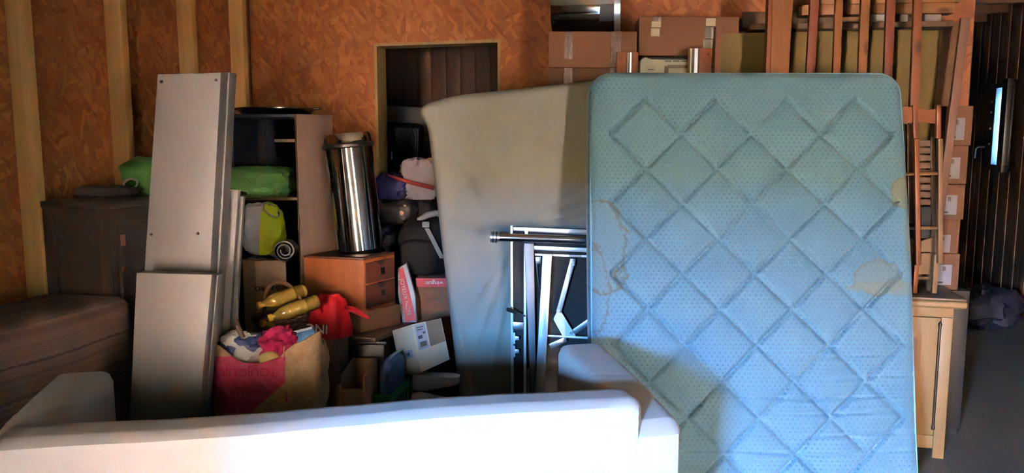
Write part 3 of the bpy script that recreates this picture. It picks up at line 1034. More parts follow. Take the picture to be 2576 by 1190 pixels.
rim = P(330, 741, 3.46)           # far end of the right-hand top rim
DVW, DVL, DVH = 0.46, 1.75, 0.95
DVM.translation = Vector((rim.x, rim.y, 0)) - dvx * DVW / 2 - dvy * (DVL / 2 - 0.02)
def divan_disp(p, fr, bk):
    q = p.copy()
    if p.z > 0.9: q.z += 0.012 * noise.noise(Vector((p.x * 4, p.y * 3, 0)))
    if p.x > DVW / 2 - 0.02: q.x += 0.012 * noise.noise(Vector((p.y * 3, p.z * 4, 5)))
    return q
divan = thing('divan', 'divan covered with a brown striped throw against the left wall', 'divan')
softbox('striped_throw', DVW, DVL, DVH - 0.04, M_STRIPE, DVM @ Matrix.Translation((0, 0, 0.04)), divan, R2=0.05, r=0.05, nx=20, ny=40, nz=24, disp=divan_disp)
mb = MB(); mb.box((-DVW / 2 + 0.05, -DVL / 2 + 0.05, 0), (DVW / 2 - 0.05, DVL / 2 - 0.05, 0.05), DVM)
mb.build('base', M_DARKLEG, divan, M=DVM)

# ------------------------------------------------------------------ dark cabinet against the left wall
M_DARKCAB = wood('dark_stained_wood', (30, 20, 17), (46, 32, 26), 'z', 10, 0.5, knots=False)
cab = thing('dark_cabinet', 'dark brown wooden cabinet behind the striped divan', 'cabinet')
CA0, CA1, CB0, CB1, CZ = 0.11, 0.48, 1.00, 1.95, 1.375
rpart('body', CA0, CA1, CB0, CB1, 0.0, CZ - 0.03, M_DARKCAB, cab, 0.004)
rpart('top', CA0 - 0.02 + 0.02, CA1 + 0.02, CB0 - 0.02, CB1 + 0.02, CZ - 0.03, CZ, M_DARKCAB, cab, 0.004)
for a0, a1, z0, z1 in ((CA0 + 0.001, CA0 + 0.06, 0.05, CZ - 0.03), (CA1 - 0.06, CA1 - 0.001, 0.05, CZ - 0.03), (CA0 + 0.06, CA1 - 0.06, CZ - 0.17, CZ - 0.03), (CA0 + 0.06, CA1 - 0.06, 0.05, 0.15)):
    rpart('side_frame', a0, a1, CB1, CB1 + 0.012, z0, z1, M_DARKCAB, cab, 0.002)
for b0, b1 in ((CB0 + 0.02, (CB0 + CB1) / 2 - 0.003), ((CB0 + CB1) / 2 + 0.003, CB1 - 0.03)):
    d = rpart('door', CA1, CA1 + 0.02, b0, b1, 0.08, CZ - 0.10, M_DARKCAB, cab, 0.003)
M_COPPER = mat('tarnished_copper', (150, 98, 84), 0.4, 0.8)
for z in (0.93, 1.17, 1.05):
    rpart('hinge_plate', CA1 + 0.02, CA1 + 0.026, CB1 - 0.055, CB1 - 0.03, z, z + (0.05 if z > 1.15 else 0.025), M_COPPER, cab)

# ================================================================== right-hand side
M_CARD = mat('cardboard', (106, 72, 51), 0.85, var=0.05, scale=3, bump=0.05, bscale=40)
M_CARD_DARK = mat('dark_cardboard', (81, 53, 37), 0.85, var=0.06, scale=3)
M_CARD_PALE = mat('pale_cardboard', (132, 111, 86), 0.85, var=0.05, scale=3)
def tape_mat(name, rgb, rough=0.15):
    m, nt, b = newmat(name)
    v = coords(nt, (1, 1, 0.4))
    n = noise_node(nt, v, 60, 4, 0.6, 1.5)
    b.inputs['Base Color'].default_value = (*lin(rgb), 1)
    b.inputs['Roughness'].default_value = rough
    b.inputs['Coat Weight'].default_value = 0.6
    add_bump(nt, b, n.outputs['Fac'], 0.5, 0.008)
    return m
M_TAPE = tape_mat('brown_parcel_tape', (84, 55, 37))
M_TAPE_PALE = tape_mat('pale_parcel_tape', (181, 171, 141), 0.3)
M_TAPE_WHITE = tape_mat('white_parcel_tape', (190, 187, 183), 0.3)
M_PAPER = mat('white_paper', (164, 158, 164), 0.7, var=0.02)
M_LABEL = mat('grey_white_label', (126, 120, 126), 0.7, var=0.02)
M_INK = mat('black_ink', (21, 19, 21), 0.7)
M_INK_FAINT = mat('faint_ink', (76, 69, 65), 0.8)

# --- light wood sideboard
M_OAK = wood('light_oak', (112, 80, 44), (132, 100, 60), 'z', 8, 0.5)
M_OAK_X = wood('light_oak_edge', (122, 88, 50), (140, 106, 64), 'x', 8, 0.5)
M_OAK_RED = wood('reddish_door_panel', (89, 58, 41), (104, 71, 50), 'z', 8, 0.5)
M_OAK_TOP = wood('dark_worktop', (70, 56, 46), (88, 71, 58), 'x', 8, 0.5)
M_BRASS = mat('dark_brass', (49, 40, 32), 0.4, 0.8)
sb = thing('sideboard', 'light wooden sideboard with panelled doors beside the blue mattress', 'cupboard')
pr = Vector((2.262, 3.86, 0))            # front right lower corner
SBW, SBD, SBH = 0.52, 0.36, 0.86
def SBM(x, y, z=0.0): return pr + VA * x - VB * y + Vector((0, 0, z))
def sbox(name, x0, x1, y0, y1, z0, z1, m, parent=sb, bevel=0.003, seg=2):
    mb = MB()
    q = [SBM(x0, y0, z1), SBM(x1, y0, z1), SBM(x1, y0, z0), SBM(x0, y0, z0), SBM(x0, y1, z1), SBM(x1, y1, z1), SBM(x1, y1, z0), SBM(x0, y1, z0)]
    mb.hexa(q)
    M = ROOM_ROT.copy(); M.translation = SBM((x0 + x1) / 2, (y0 + y1) / 2, z0)
    return mb.build(name, m, parent, bevel=bevel, M=M, seg=seg)
sbox('carcass', -SBW, 0, 0.022, SBD, 0.08, SBH - 0.035, M_OAK)
sbox('worktop', -SBW - 0.03, 0.045, -0.03, SBD + 0.01, SBH - 0.012, SBH, M_OAK_TOP, bevel=0.002)
sbox('worktop_edge', -SBW - 0.035, 0.05, -0.045, SBD, SBH - 0.05, SBH - 0.012, M_OAK_X, bevel=0.014, seg=4)
sbox('frieze', -SBW, 0, 0.0, 0.022, SBH - 0.105, SBH - 0.05, M_OAK_X)
for x0, x1 in ((-0.055, 0.0), (-SBW, -SBW + 0.055)):
    sbox('stile', x0, x1, 0.0, 0.022, 0.0, SBH - 0.105, M_OAK)
sbox('plinth', -SBW + 0.055, -0.055, 0.004, 0.022, 0.05, 0.12, M_OAK_X)
for x0, x1 in ((-SBW + 0.058, -0.058),):
    d = sbox('door', x0, x1, -0.004, 0.022, 0.125, SBH - 0.108, M_OAK)
    sbox('door_moulding', x0 + 0.085, x1 - 0.085, -0.010, -0.004, 0.20, SBH - 0.19, M_OAK, d, 0.005)
    sbox('door_panel', x0 + 0.105, x1 - 0.105, -0.013, -0.009, 0.22, SBH - 0.21, M_OAK_RED, d, 0.004)
mb = MB(); mb.tube([SBM(-0.062, -0.006, 0.17), SBM(-0.062, -0.006, SBH - 0.14)], 0.007, 8)
mb.build('long_hinge', M_BRASS, sb, smooth=True)
for z in (0.17, SBH - 0.14):
    mb = MB(); mb.lathe([(0.0, 0), (0.008, 0.004), (0.010, 0.016), (0.005, 0.026), (0, 0.03)], 10, Matrix.Translation(SBM(-0.062, -0.006, z - 0.015)))
    mb.build('hinge_finial', M_BRASS, sb, smooth=True)

# --- black slim cabinet beside it and the column of labelled cartons on top
M_BLACKLAM = mat('black_laminate', (18, 18, 21), 0.5)
bc = thing('slim_black_cabinet', 'slim black cabinet squeezed in beside the light sideboard', 'cabinet')
q = [Vector((2.40, 4.21, 0.83)), Vector((2.54, 4.195, 0.83)), Vector((2.54, 4.195, 0.03)), Vector((2.40, 4.21, 0.03))]
Q('body', q, 0.14, M_BLACKLAM, bc, 0.003)
Q('kick_plate', [Vector((2.41, 4.22, 0.03)), Vector((2.53, 4.205, 0.03)), Vector((2.53, 4.205, 0)), Vector((2.41, 4.22, 0))], 0.12, M_BLACKLAM, bc)
zs = [0.83, 1.035, 1.225, 1.42, 1.63, 1.845]
shifts = [(0.0, 0.0), (-0.015, 0.008), (0.0, -0.004), (0.008, 0.006), (0.015, 0.0)]
nm = ['lowest', 'second from the bottom', 'middle', 'second from the top', 'topmost']
for k in range(5):
    dx, dy = shifts[k]
    z0, z1 = zs[k] + 0.001, zs[k + 1] - 0.001
    q = [Vector((2.345 + dx, 4.23 + dy, z1)), Vector((2.485 + dx, 4.22 + dy, z1)), Vector((2.485 + dx, 4.22 + dy, z0)), Vector((2.345 + dx, 4.23 + dy, z0))]
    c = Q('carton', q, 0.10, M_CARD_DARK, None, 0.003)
    tag(c, 'brown carton with white label, %s of the column by the leaning plank' % nm[k], 'box', 'labelled cartons stacked beside the sideboard')
    e = q[1] - q[0]
    def at(u, v): return q[0] + e * u + Vector((0, 0, -(z1 - z0) * v)) - Vector((0, 0.0012, 0))
    v0, v1 = (0.30, 0.86) if k != 1 else (0.45, 0.97)
    lb = Q('label', [at(0.08, v0), at(0.72, v0), at(0.72, v1), at(0.08, v1)], 0.001, M_LABEL, c)
    for (u0, u1, w0, w1, mm) in ((0.36, 0.48, v0 + 0.05, v0 + 0.17, M_INK_FAINT), (0.12, 0.40, v1 - 0.09, v1 - 0.05, M_INK)):
        Q('print', [at(u0, w0) - Vector((0, .001, 0)), at(u1, w0) - Vector((0, .001, 0)), at(u1, w1) - Vector((0, .001, 0)), at(u0, w1) - Vector((0, .001, 0))], 0.0008, mm, lb)

# --- pinkish plank and dark board leaning behind the chairs
M_PINK = wood('pinkish_plank', (103, 72, 60), (118, 86, 72), 'z', 9, 0.6)
M_BROWNB = wood('brown_board', (69, 48, 32), (86, 62, 42), 'z', 9, 0.7)
def plank_to(name, x0, x1, ytop, xb0, xb1, zb, Dt, Db, th, m, label, cat='plank'):
    A, B = P(x0, ytop, Dt), P(x1, ytop, Dt)
    bl, br = Vector((P(xb0, 700, Db).x, Db, zb)), Vector((P(xb1, 700, Db).x, Db, zb))
    o = Q(name, [A, B, br, bl], th, m, None, 0.002)
    return tag(o, label, cat)
plank_to('leaning_plank', 2419, 2443, 44, 2335, 2352, 0.862, 4.165, 4.145, 0.02, M_PINK, 'long pinkish plank leaning from the sideboard top up to the dark passage')
plank_to('leaning_board', 2372, 2424, 55, 2290, 2325, 0.0, 4.375, 4.365, 0.016, M_BROWNB, 'wide dark brown board leaning just behind the pinkish plank', 'board')

# --- folded wooden chairs on the sideboard
M_ORANGE = wood('orange_beech', (103, 53, 24), (120, 66, 34), 'z', 9, 0.45, knots=False)
M_BEECH = wood('light_beech', (103, 74, 48), (118, 88, 59), 'z', 9, 0.5, knots=False)
ch = thing('folding_chair', 'folded orange beech chair standing on the sideboard', 'chair')
DC = 3.96
def chq(name, x0, y0, x1, y1, D, th, m, par, xb=None, bev=0.003):
    a = QP(x0, y0, x1, y1, D)
    if xb is not None:
        a[2] = P(xb[1], y1, D); a[3] = P(xb[0], y1, D)
    return Q(name, a, th, m, par, bev)
zc = 0.861
chq('back_post', 2297, 264, 2309, 348, DC, 0.022, M_ORANGE, ch, (2299, 2311))
chq('back_post', 2357, 264, 2369, 348, DC, 0.022, M_ORANGE, ch, (2356, 2368))
mb = MB()
pts_t = [(2262, 270), (2280, 268), (2300, 271), (2330, 277), (2357, 274)]; pts_b = [(2357, 312), (2330, 308), (2300, 306), (2280, 311), (2262, 311)]
mb.prism([P(x, y, DC + 0.012) for x, y in pts_t + pts_b], Vector((0, 0.016, 0)))
mb.build('back_rest', M_ORANGE, ch)
chq('front_leg', 2301, 349, 2314, 668, DC - 0.012, 0.024, M_ORANGE, ch, (2305, 2317))
chq('front_leg', 2361, 349, 2373, 664, DC - 0.012, 0.024, M_BEECH, ch, (2361, 2373))
for (x0, x1, D) in ((2303, 2314, DC + 0.014), (2352, 2364, DC + 0.014)):
    A, B = P(x0, 640, D), P(x1, 640, D)
    Q('rear_leg', [A, B, Vector((B.x, B.y, zc)), Vector((A.x, A.y, zc))], 0.022, M_BEECH if x0 > 2320 else M_ORANGE, ch, 0.003)
for y in (437, 574):
    mb = MB(); mb.tube([P(2262, y + 1, DC + 0.004), P(2364, y - 1, DC + 0.004)], 0.009, 8)
    mb.build('stretcher', M_BEECH, ch, smooth=True)
# second chair behind it: slatted back, pale seat
ch2 = thing('folding_chair', 'folded chair with dark slats behind the orange beech chair', 'chair')
M_DARKSLAT = wood('dark_slat_wood', (74, 55, 44), (92, 70, 58), 'x', 9, 0.6, knots=False)
DC2 = 4.02
for (x0, x1, y0, y1, m) in ((2282, 2294, 312, 562, M_OAK_RED), (2341, 2353, 345, 560, M_DARKSLAT)):
    chq('back_post', x0, y0, x1, y1, DC2, 0.022, m, ch2, (x0 + 4, x1 + 4))
for k in range(9):
    y = 353 + k * 18.5
    chq('back_slat', 2290 + 0, y, 2342, y + 15, DC2 + 0.004, 0.012, M_DARKSLAT, ch2)
M_DARKSEAT = mat('dark_webbing', (23, 24, 26), 0.8)
chq('seat_webbing', 2292, 520, 2344, 600, DC2 + 0.004, 0.012, M_DARKSEAT, ch2)
mb = MB(); mb.prism([P(x, y, DC2) for x, y in ((2300, 612), (2352, 596), (2352, 634), (2300, 634))], Vector((0, 0.014, 0)))
mb.build('seat_board', M_BEECH, ch2)
a = QP(2300, 637, 2350, 690, DC2)
Q('seat_board', a, 0.014, M_BEECH, ch2, 0.003)
for (x0, x1) in ((2290, 2302), (2346, 2356)):
    A, B = P(x0, 556, DC2 + 0.02), P(x1, 556, DC2 + 0.02)
    Q('leg', [A, B, Vector((B.x, B.y, zc)), Vector((A.x, A.y, zc))], 0.02, M_BEECH, ch2, 0.003)
mb = MB(); mb.tube([P(2296, 700, DC2 + 0.012), P(2352, 699, DC2 + 0.012)], 0.008, 8); mb.build('stretcher', M_BEECH, ch2, smooth=True)

# --- tall khaki board standing against the back wall and its pale brown edge
M_KHAKI = mat('khaki_board', (102, 86, 49), 0.8, var=0.08, scale=2, bump=0.06, bscale=160)
A, B = P(1814, 84, 4.37), P(2374, 72, 4.405)
kq = [A, B, Vector((B.x, B.y, 0)), Vector((A.x, A.y, 0))]
khaki = Q('khaki_board', kq, 0.02, M_KHAKI, None, 0.003)
tag(khaki, 'tall khaki fibreboard standing behind the upright wooden slats', 'board')
A, B = P(1801, 66, 4.28), P(1816, 66, 4.28)
tag(Q('cardboard_sheet', [A, B, Vector((B.x, B.y, 0)), Vector((A.x, A.y, 0))], 0.05, mat('pinkish_cardboard', (113, 77, 62), 0.85), None, 0.002),
    'narrow upright pinkish-brown cardboard beside the khaki board', 'cardboard')

# --- timber post and five loose slats standing in front of the khaki board
M_TIMBER = wood('orange_timber', (112, 65, 30), (130, 82, 42), 'z', 8, 0.6)
M_TIMBER_D = wood('dark_orange_timber', (100, 52, 22), (114, 62, 30), 'z', 8, 0.6)
M_SLAT_RED = wood('red_brown_slat', (83, 34, 18), (100, 47, 26), 'z', 8, 0.6)
def upright(name, x0, x1, xb0, xb1, D, Db, th, m, label, cat, ztop=2.78, grp=None):
    """from its edges at the top of the frame (y=0) and at y=185, carried up and down to the floor"""
    def line(xt, xb):
        a, b = P(xt, 0, D), P(xb, 185, D - 0.005)
        d = (b - a) / (b.z - a.z)
        top = a + d * (ztop - a.z); bot = a + d * (0 - a.z)
        bot.y = Db
        return top, bot
    t0, b0_ = line(x0, xb0); t1, b1_ = line(x1, xb1)
    o = Q(name, [t0, t1, b1_, b0_], th, m, None, 0.003)
    return tag(o, label, cat, grp)
tp = thing('timber_post', 'wide knotty timber post with a darker batten behind the blue mattress', 'post')
for nm_, args in (('post', (1944, 1996, 1939, 1985, 4.02, 4.00, 0.05, M_TIMBER)), ('batten', (1934, 1945, 1927, 1939, 4.025, 4.005, 0.045, M_TIMBER_D))):
    o = upright(nm_, *args, '', '', 3.1)
    del o['label'], o['category']
    o.parent = tp
grp = 'loose slats standing before the khaki board'
sl = [(2039, 2062, 2029, 2051, M_SLAT_RED, 'red-brown slat nearest to the wide timber post'),
      (2103, 2122, 2096, 2115, M_TIMBER, 'light orange slat, second from the wide timber post'),
      (2167, 2190, 2159, 2181, M_TIMBER, 'light orange slat in the middle of the five slats'),
      (2231, 2254, 2224, 2246, M_SLAT_RED, 'red-brown slat, second from the right of the five slats'),
      (2300, 2322, 2293, 2316, M_TIMBER_D, 'orange slat farthest right, above the folded chairs')]
for i, (x0, x1, xb0, xb1, m, lb) in enumerate(sl):
    if i < 2:
        upright('wooden_slat', x0, x1, xb0, xb1, 4.08, 4.06, 0.022, m, lb, 'slat', 2.75, grp)
    else:
        def line(xt, xb):
            a, b = P(xt, 0, 4.105), P(xb, 185, 4.10); d = (b - a) / (b.z - a.z)
            return a + d * (2.75 - a.z), a + d * (0.862 - a.z)
        t0, b0_ = line(x0, xb0); t1, b1_ = line(x1, xb1)
        tag(Q('wooden_slat', [t0, t1, b1_, b0_], 0.022, m, None, 0.003), lb, 'slat', grp)

# --- planks laid flat on top of the khaki board's shelf, foam blocks between
M_PLANKP = wood('pale_plank', (123, 81, 44), (144, 100, 60), 'x', 8, 0.6)
hs = thing('plank_rack', 'wooden rack shelf behind the slats carrying a stack of planks', 'shelf')
A, B = P(2010, 84, 4.32), P(2400, 74, 4.26)
zsh = 2.30
Q('shelf_board', [Vector((A.x - 0.25, A.y + 0.06, zsh)), Vector((B.x, B.y, zsh)), Vector((B.x, B.y, zsh - 0.03)), Vector((A.x - 0.25, A.y + 0.06, zsh - 0.03))], 0.14, M_BROWNB, hs, 0.002)
Q('back_rail', [Vector((A.x - 0.25, A.y + 0.21, zsh + 0.09)), Vector((B.x, B.y + 0.17, zsh + 0.09)), Vector((B.x, B.y + 0.17, zsh)), Vector((A.x - 0.25, A.y + 0.21, zsh))], 0.02, M_BROWNB, hs, 0.002)
M_FOAM = mat('white_foam', (167, 158, 155), 0.9, var=0.03)
for i, (x0, x1, lb) in enumerate(((2189, 2227, 'white foam block under the plank stack, leftmost'), (2265, 2284, 'small white foam block in the middle under the planks'), (2326, 2368, 'white foam block under the plank stack, rightmost'))):
    q = QP(x0, 52 - (x0 - 2189) * 0.03, x1, 72 - (x0 - 2189) * 0.03, 4.34)
    h = q[0].z - q[3].z
    for p in q: p.z += (zsh + 0.001) - q[3].z if p in (q[0], q[1]) else 0
    q[2].z = q[3].z = zsh + 0.001; q[0].z = q[1].z = zsh + 0.046
    tag(Q('foam_block', q, 0.10, M_FOAM, None, 0.003), lb, 'foam block', 'foam blocks under the planks')
pl = [(2016, 2400, 0.047, 0.055, 4.335, 'lowest pale plank of the stack on the shelf'),
      (2060, 2412, 0.1035, 0.055, 4.33, 'second pale plank up in the stack on the shelf'),
      (2012, 2146, 0.160, 0.055, 4.33, 'short pale plank end near the red-brown slat'),
      (2150, 2414, 0.160, 0.06, 4.33, 'third pale plank up at the right of the stack'),
      (2130, 2405, 0.222, 0.06, 4.335, 'topmost pale plank of the stack on the shelf')]
for (x0, x1, z0, hh, D, lb) in pl:
    A, B = P(x0, 60, D + 0.04), P(x1, 60, D - 0.04)
    z = zsh + z0
    tag(Q('stacked_plank', [Vector((A.x, A.y, z + hh)), Vector((B.x, B.y, z + hh)), Vector((B.x, B.y, z)), Vector((A.x, A.y, z))], 0.09, M_PLANKP, None, 0.002),
        lb, 'plank', 'planks stacked on the shelf')

# --- the wardrobe behind both mattresses, which carries the boxes
M_WARD = wood('plain_wardrobe_wood', (121, 81, 49), (144, 100, 63), 'z', 8, 0.6)
wd = thing('wardrobe', 'plain wooden wardrobe hidden behind the mattresses under the cardboard boxes', 'wardrobe')
WX0, WX1, WY0, WY1, WZ = 0.20, 1.10, 4.34, 4.74, 1.93
def wbox(name, x0, x1, y0, y1, z0, z1, m, par, bev=0.003):
    mb = MB(); mb.box((x0, y0, z0), (x1, y1, z1)); return mb.build(name, m, par, bevel=bev)
wbox('body', WX0, WX1, WY0 + 0.02, WY1, 0.06, WZ - 0.02, M_WARD, wd)
wbox('cornice', WX0 - 0.01, WX1 + 0.01, WY0, WY1, WZ - 0.02, WZ, M_WARD, wd)
for x0, x1 in ((WX0 + 0.01, (WX0 + WX1) / 2 - 0.003), ((WX0 + WX1) / 2 + 0.003, WX1 - 0.01)):
    d = wbox('door', x0, x1, WY0 + 0.002, WY0 + 0.02, 0.1, WZ - 0.04, M_WARD, wd)
    kx = x1 - 0.04 if x0 < 0.5 else x0 + 0.04
    mb = MB(); mb.tube([(kx, WY0 + 0.002, 1.0), (kx, WY0 - 0.02, 1.0)], [0.008, 0.013], 10); mb.build('knob', M_BRASS, d, smooth=True)
wbox('plinth', WX0 + 0.02, WX1 - 0.02, WY0 + 0.04, WY1, 0, 0.06, M_WARD, wd)

# --- cartons on the wardrobe
def carton(px0, py0, px1, py1, D, depth, label, m=M_CARD, zb=None, D1=None):
    q = QP(px0, py0, px1, py1, D, D1)
    if zb is not None: q[2].z = q[3].z = zb
    return tag(Q('carton', q, depth, m, None, 0.004), label, 'box'), q
def strip(o, q, u0, u1, v0, v1, m, name='tape', off=0.0015):
    def at(u, v): return (q[0].lerp(q[1], u)).lerp(q[3].lerp(q[2], u), v)
    n = WMAT[o].to_3x3() @ Vector((0, 1, 0))
    return Q(name, [at(u0, v0) - n * off, at(u1, v0) - n * off, at(u1, v1) - n * off, at(u0, v1) - n * off], 0.0012, m, o)
low, lq = carton(1377, 171, 1599, 200, 4.42, 0.30, 'flat brown carton at the bottom, under the taped carton', M_CARD_DARK, WZ + 0.001, 4.36)
strip(low, lq, 0.19, 0.29, 0.0, 1.0, M_TAPE); strip(low, lq, 0.72, 0.83, 0.0, 1.0, M_TAPE)
ca, aq = carton(1380, 79, 1603, 170.5, 4.42, 0.30, 'brown carton with two strips of shiny brown tape under the steel pipe', M_CARD, None, 4.36)
aq[2].z = lq[1].z
strip(ca, aq, 0.185, 0.275, 0.02, 0.76, M_TAPE); strip(ca, aq, 0.71, 0.825, 0.0, 0.98, M_TAPE)
cb_, bq = carton(1608, 42, 1860, 140, 4.475, 0.25, 'large brown carton with pale tape standing highest on the wardrobe', M_CARD, None, 4.44)
strip(cb_, bq, 0.13, 0.225, 0.0, 0.12, M_TAPE); strip(cb_, bq, 0.125, 0.22, 0.12, 0.27, M_TAPE_PALE); strip(cb_, bq, 0.12, 0.21, 0.30, 0.50, M_TAPE_PALE)
strip(cb_, bq, 0.67, 0.765, 0.04, 0.24, M_TAPE_PALE); strip(cb_, bq, 0.66, 0.755, 0.27, 0.56, M_TAPE_WHITE); strip(cb_, bq, 0.65, 0.74, 0.58, 0.85, M_TAPE_WHITE)
zb_ = min(bq[2].z, bq[3].z)
q = [Vector((bq[0].x + 0.02, 4.50, zb_ - 0.001)), Vector((WX1 - 0.03, 4.46, zb_ - 0.001)), Vector((WX1 - 0.03, 4.46, WZ + 0.001)), Vector((bq[0].x + 0.02, 4.50, WZ + 0.001))]
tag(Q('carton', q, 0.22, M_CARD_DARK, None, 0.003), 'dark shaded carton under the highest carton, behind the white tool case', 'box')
A, B = P(1862, 47, 4.58), P(1930, 47, 4.56)
tag(Q('carton', [A, B, Vector((B.x, B.y, P(1930, 76, 4.56).z)), Vector((A.x, A.y, P(1862, 76, 4.58).z))], 0.09, M_CARD_DARK, None, 0.003), 'small dark carton beside the timber post, on the wall ledge', 'box')
zl = P(1896, 76, 4.57).z
q = [P(1855, 78, 4.56), P(2010, 78, 4.53)]
tag(Q('wall_ledge', [q[0], q[1], q[1] - Vector((0, 0, 0.03)), q[0] - Vector((0, 0, 0.03))], 0.16, M_BROWNB, None, 0.002), 'narrow dark ledge on the back wall beside the timber post', 'ledge')

# --- white tool case between two upright rails
M_CASE = mat('off_white_plastic', (190, 187, 167), 0.4, var=0.02)
M_GROOVE = mat('brown_groove', (65, 51, 44), 0.6)
tcs = thing('tool_case', 'white plastic tool case with dark slots on the wardrobe', 'case')
TD = 4.26 + 0.10
def tc(x, y, D=TD): return P(x, y, D)
pts = []
for (cx, cy, r_, a0) in ((1626, 160, 16, 180), ):
    for i in range(7):
        a = R(180 - 90 * i / 6); pts.append((cx + r_ * math.cos(a), cy - r_ * math.sin(a)))
out = [(1610, 196)] + pts + [(1632, 147), (1640, 149), (1799, 151.5), (1799, 198)]
poly = [tc(x, y) for x, y in out]
poly[0].z = WZ + 0.001; poly[-1].z = WZ + 0.001
poly = [Vector((p.x, TD, p.z)) for p in poly]
mb = MB(); mb.prism(poly, Vector((0, 0.09, 0))); mb.build('shell', M_CASE, tcs, bevel=0.004)
mb = MB(); mb.tube([tc(1633, 146, TD + 0.03), tc(1797, 149.5, TD + 0.03)], 0.008, 8); mb.build('rim', M_RUBBER, tcs, smooth=True)
for x0 in (1672, 1693, 1714):
    Q('slot', QP(x0, 152.5, x0 + 17, 155, TD - 0.001), 0.002, M_INK, tcs)
Q('handle_recess', QP(1680, 163.5, 1797, 171, TD - 0.001), 0.002, M_GROOVE, tcs)
Q('handle_recess', QP(1672, 166, 1682, 184, TD - 0.001), 0.002, M_GROOVE, tcs)
lt = Q('latch', QP(1625, 168, 1649, 184, TD - 0.005), 0.006, M_CASE, tcs, 0.002)
Q('latch_slot', QP(1629, 174, 1645, 176, TD - 0.0065), 0.002, M_INK, lt)
def rail(x0, xr0, xr1, x1, ytop, D, label, m):
    t = thing('drawer_rail_board', label, 'board', 'upright boards with drawer rails')
    A, B = P(x0, ytop, D), P(x1, ytop, D)
    Q('board', [A, B, Vector((B.x, B.y, 0)), Vector((A.x, A.y, 0))], 0.02, m, t, 0.002)
    A, B = P(xr0, ytop + 1, D - 0.012), P(xr1, ytop + 1, D - 0.012)
    r1 = Q('drawer_rail', [A, B, Vector((B.x, B.y, 0.3)), Vector((A.x, A.y, 0.3))], 0.012, M_RUBBER, t)
    w = (xr1 - xr0)
    A, B = P(xr0 + w * 0.45, ytop + 1, D - 0.018), P(xr1 - w * 0.18, ytop + 1, D - 0.018)
    Q('rail_channel', [A, B, Vector((B.x, B.y, 0.3)), Vector((A.x, A.y, 0.3))], 0.008, M_ALU, r1)
    A, B = P(xr0 - 1, ytop + 1, D - 0.016), P(xr0 + w * 0.12, ytop + 1, D - 0.016)
    Q('rail_channel', [A, B, Vector((B.x, B.y, 0.3)), Vector((A.x, A.y, 0.3))], 0.012, M_CASE, r1)
    c = P(x0 + 10 if xr0 > (x0 + x1) / 2 else x1 - 10, ytop + 15, D - 0.001)
    mb = MB(); mb.tube([c, c + Vector((0, 0.002, 0))], 0.005, 8); mb.build('screw_hole', M_HOLE, t)
    return t
rail(1552, 1580, 1591, 1606, 131, 4.30, 'upright orange board with a metal drawer rail by the taped carton', M_ORANGE)
rail(1732, 1738, 1760, 1792, 121, 4.30, 'upright orange board with a wide metal drawer rail before the tool case', M_ORANGE)

# --- short steel pipe lying on the taped carton
def chrome():
    m, nt, b = newmat('polished_chrome')
    b.inputs['Base Color'].default_value = (0.72, 0.70, 0.68, 1)
    b.inputs['Metallic'].default_value = 1.0
    v = coords(nt, (1, 1, 0.15), False)
    n = noise_node(nt, v, 7, 2)
    r = ramp(nt, n.outputs['Fac'], [(0.3, (0.05, 0.05, 0.05)), (0.7, (0.12, 0.12, 0.12))])
    nt.links.new(r.outputs[0], b.inputs['Roughness'])
    add_bump(nt, b, n.outputs['Fac'], 0.06, 0.02)
    return m
M_CHROME = chrome()
sp = thing('steel_flue_pipe', 'short polished steel flue pipe lying on the taped carton', 'pipe')
ztop = aq[0].z
RP = 0.135
c0 = P(1390, 40, 4.55); c1 = P(1546, 34, 4.50); c2 = P(1561, 33, 4.495)
for c in (c0, c1, c2): c.z = ztop + RP + 0.006
mb = MB(); mb.tube([c0, c0 + (c1 - c0) * 0.02, c1], [RP - 0.004, RP, RP], 40); mb.build('pipe', M_CHROME, sp, smooth=True)
mb = MB(); mb.tube([c1, c2], RP + 0.006, 40); mb.build('end_band', M_ALU, sp, smooth=True)
c3 = c0.lerp(c1, 0.72)
n_ = (c1 - c0).normalized()
mb = MB()
dirs = [Vector((0, -math.cos(R(a)), math.sin(R(a)))) for a in range(-40, 5, 5)]
k0 = len(mb.v)
for d in dirs:
    for s_ in (0, 1): mb.v.append((c3 if s_ == 0 else c1) + d * (RP + 0.0025))
for i in range(len(dirs) - 1):
    mb.f.append((2 * i, 2 * i + 1, 2 * i + 3, 2 * i + 2))
mb.build('black_tape', M_RUBBER, sp, smooth=True)

# --- far right: crumpled blue tarpaulin on the floor of the passage
M_TARP = fabric('blue_tarpaulin', (18, 22, 40), rough=0.6, crease=0.5)
tag(blob('tarpaulin', Vector((4.22, 6.75, 0)), (0.28, 0.28, 0.20), M_TARP, None, 3, 0.3, 1.6, 2.2, folds=0.25), 'crumpled dark blue tarpaulin on the floor beside the right wall', 'tarpaulin')

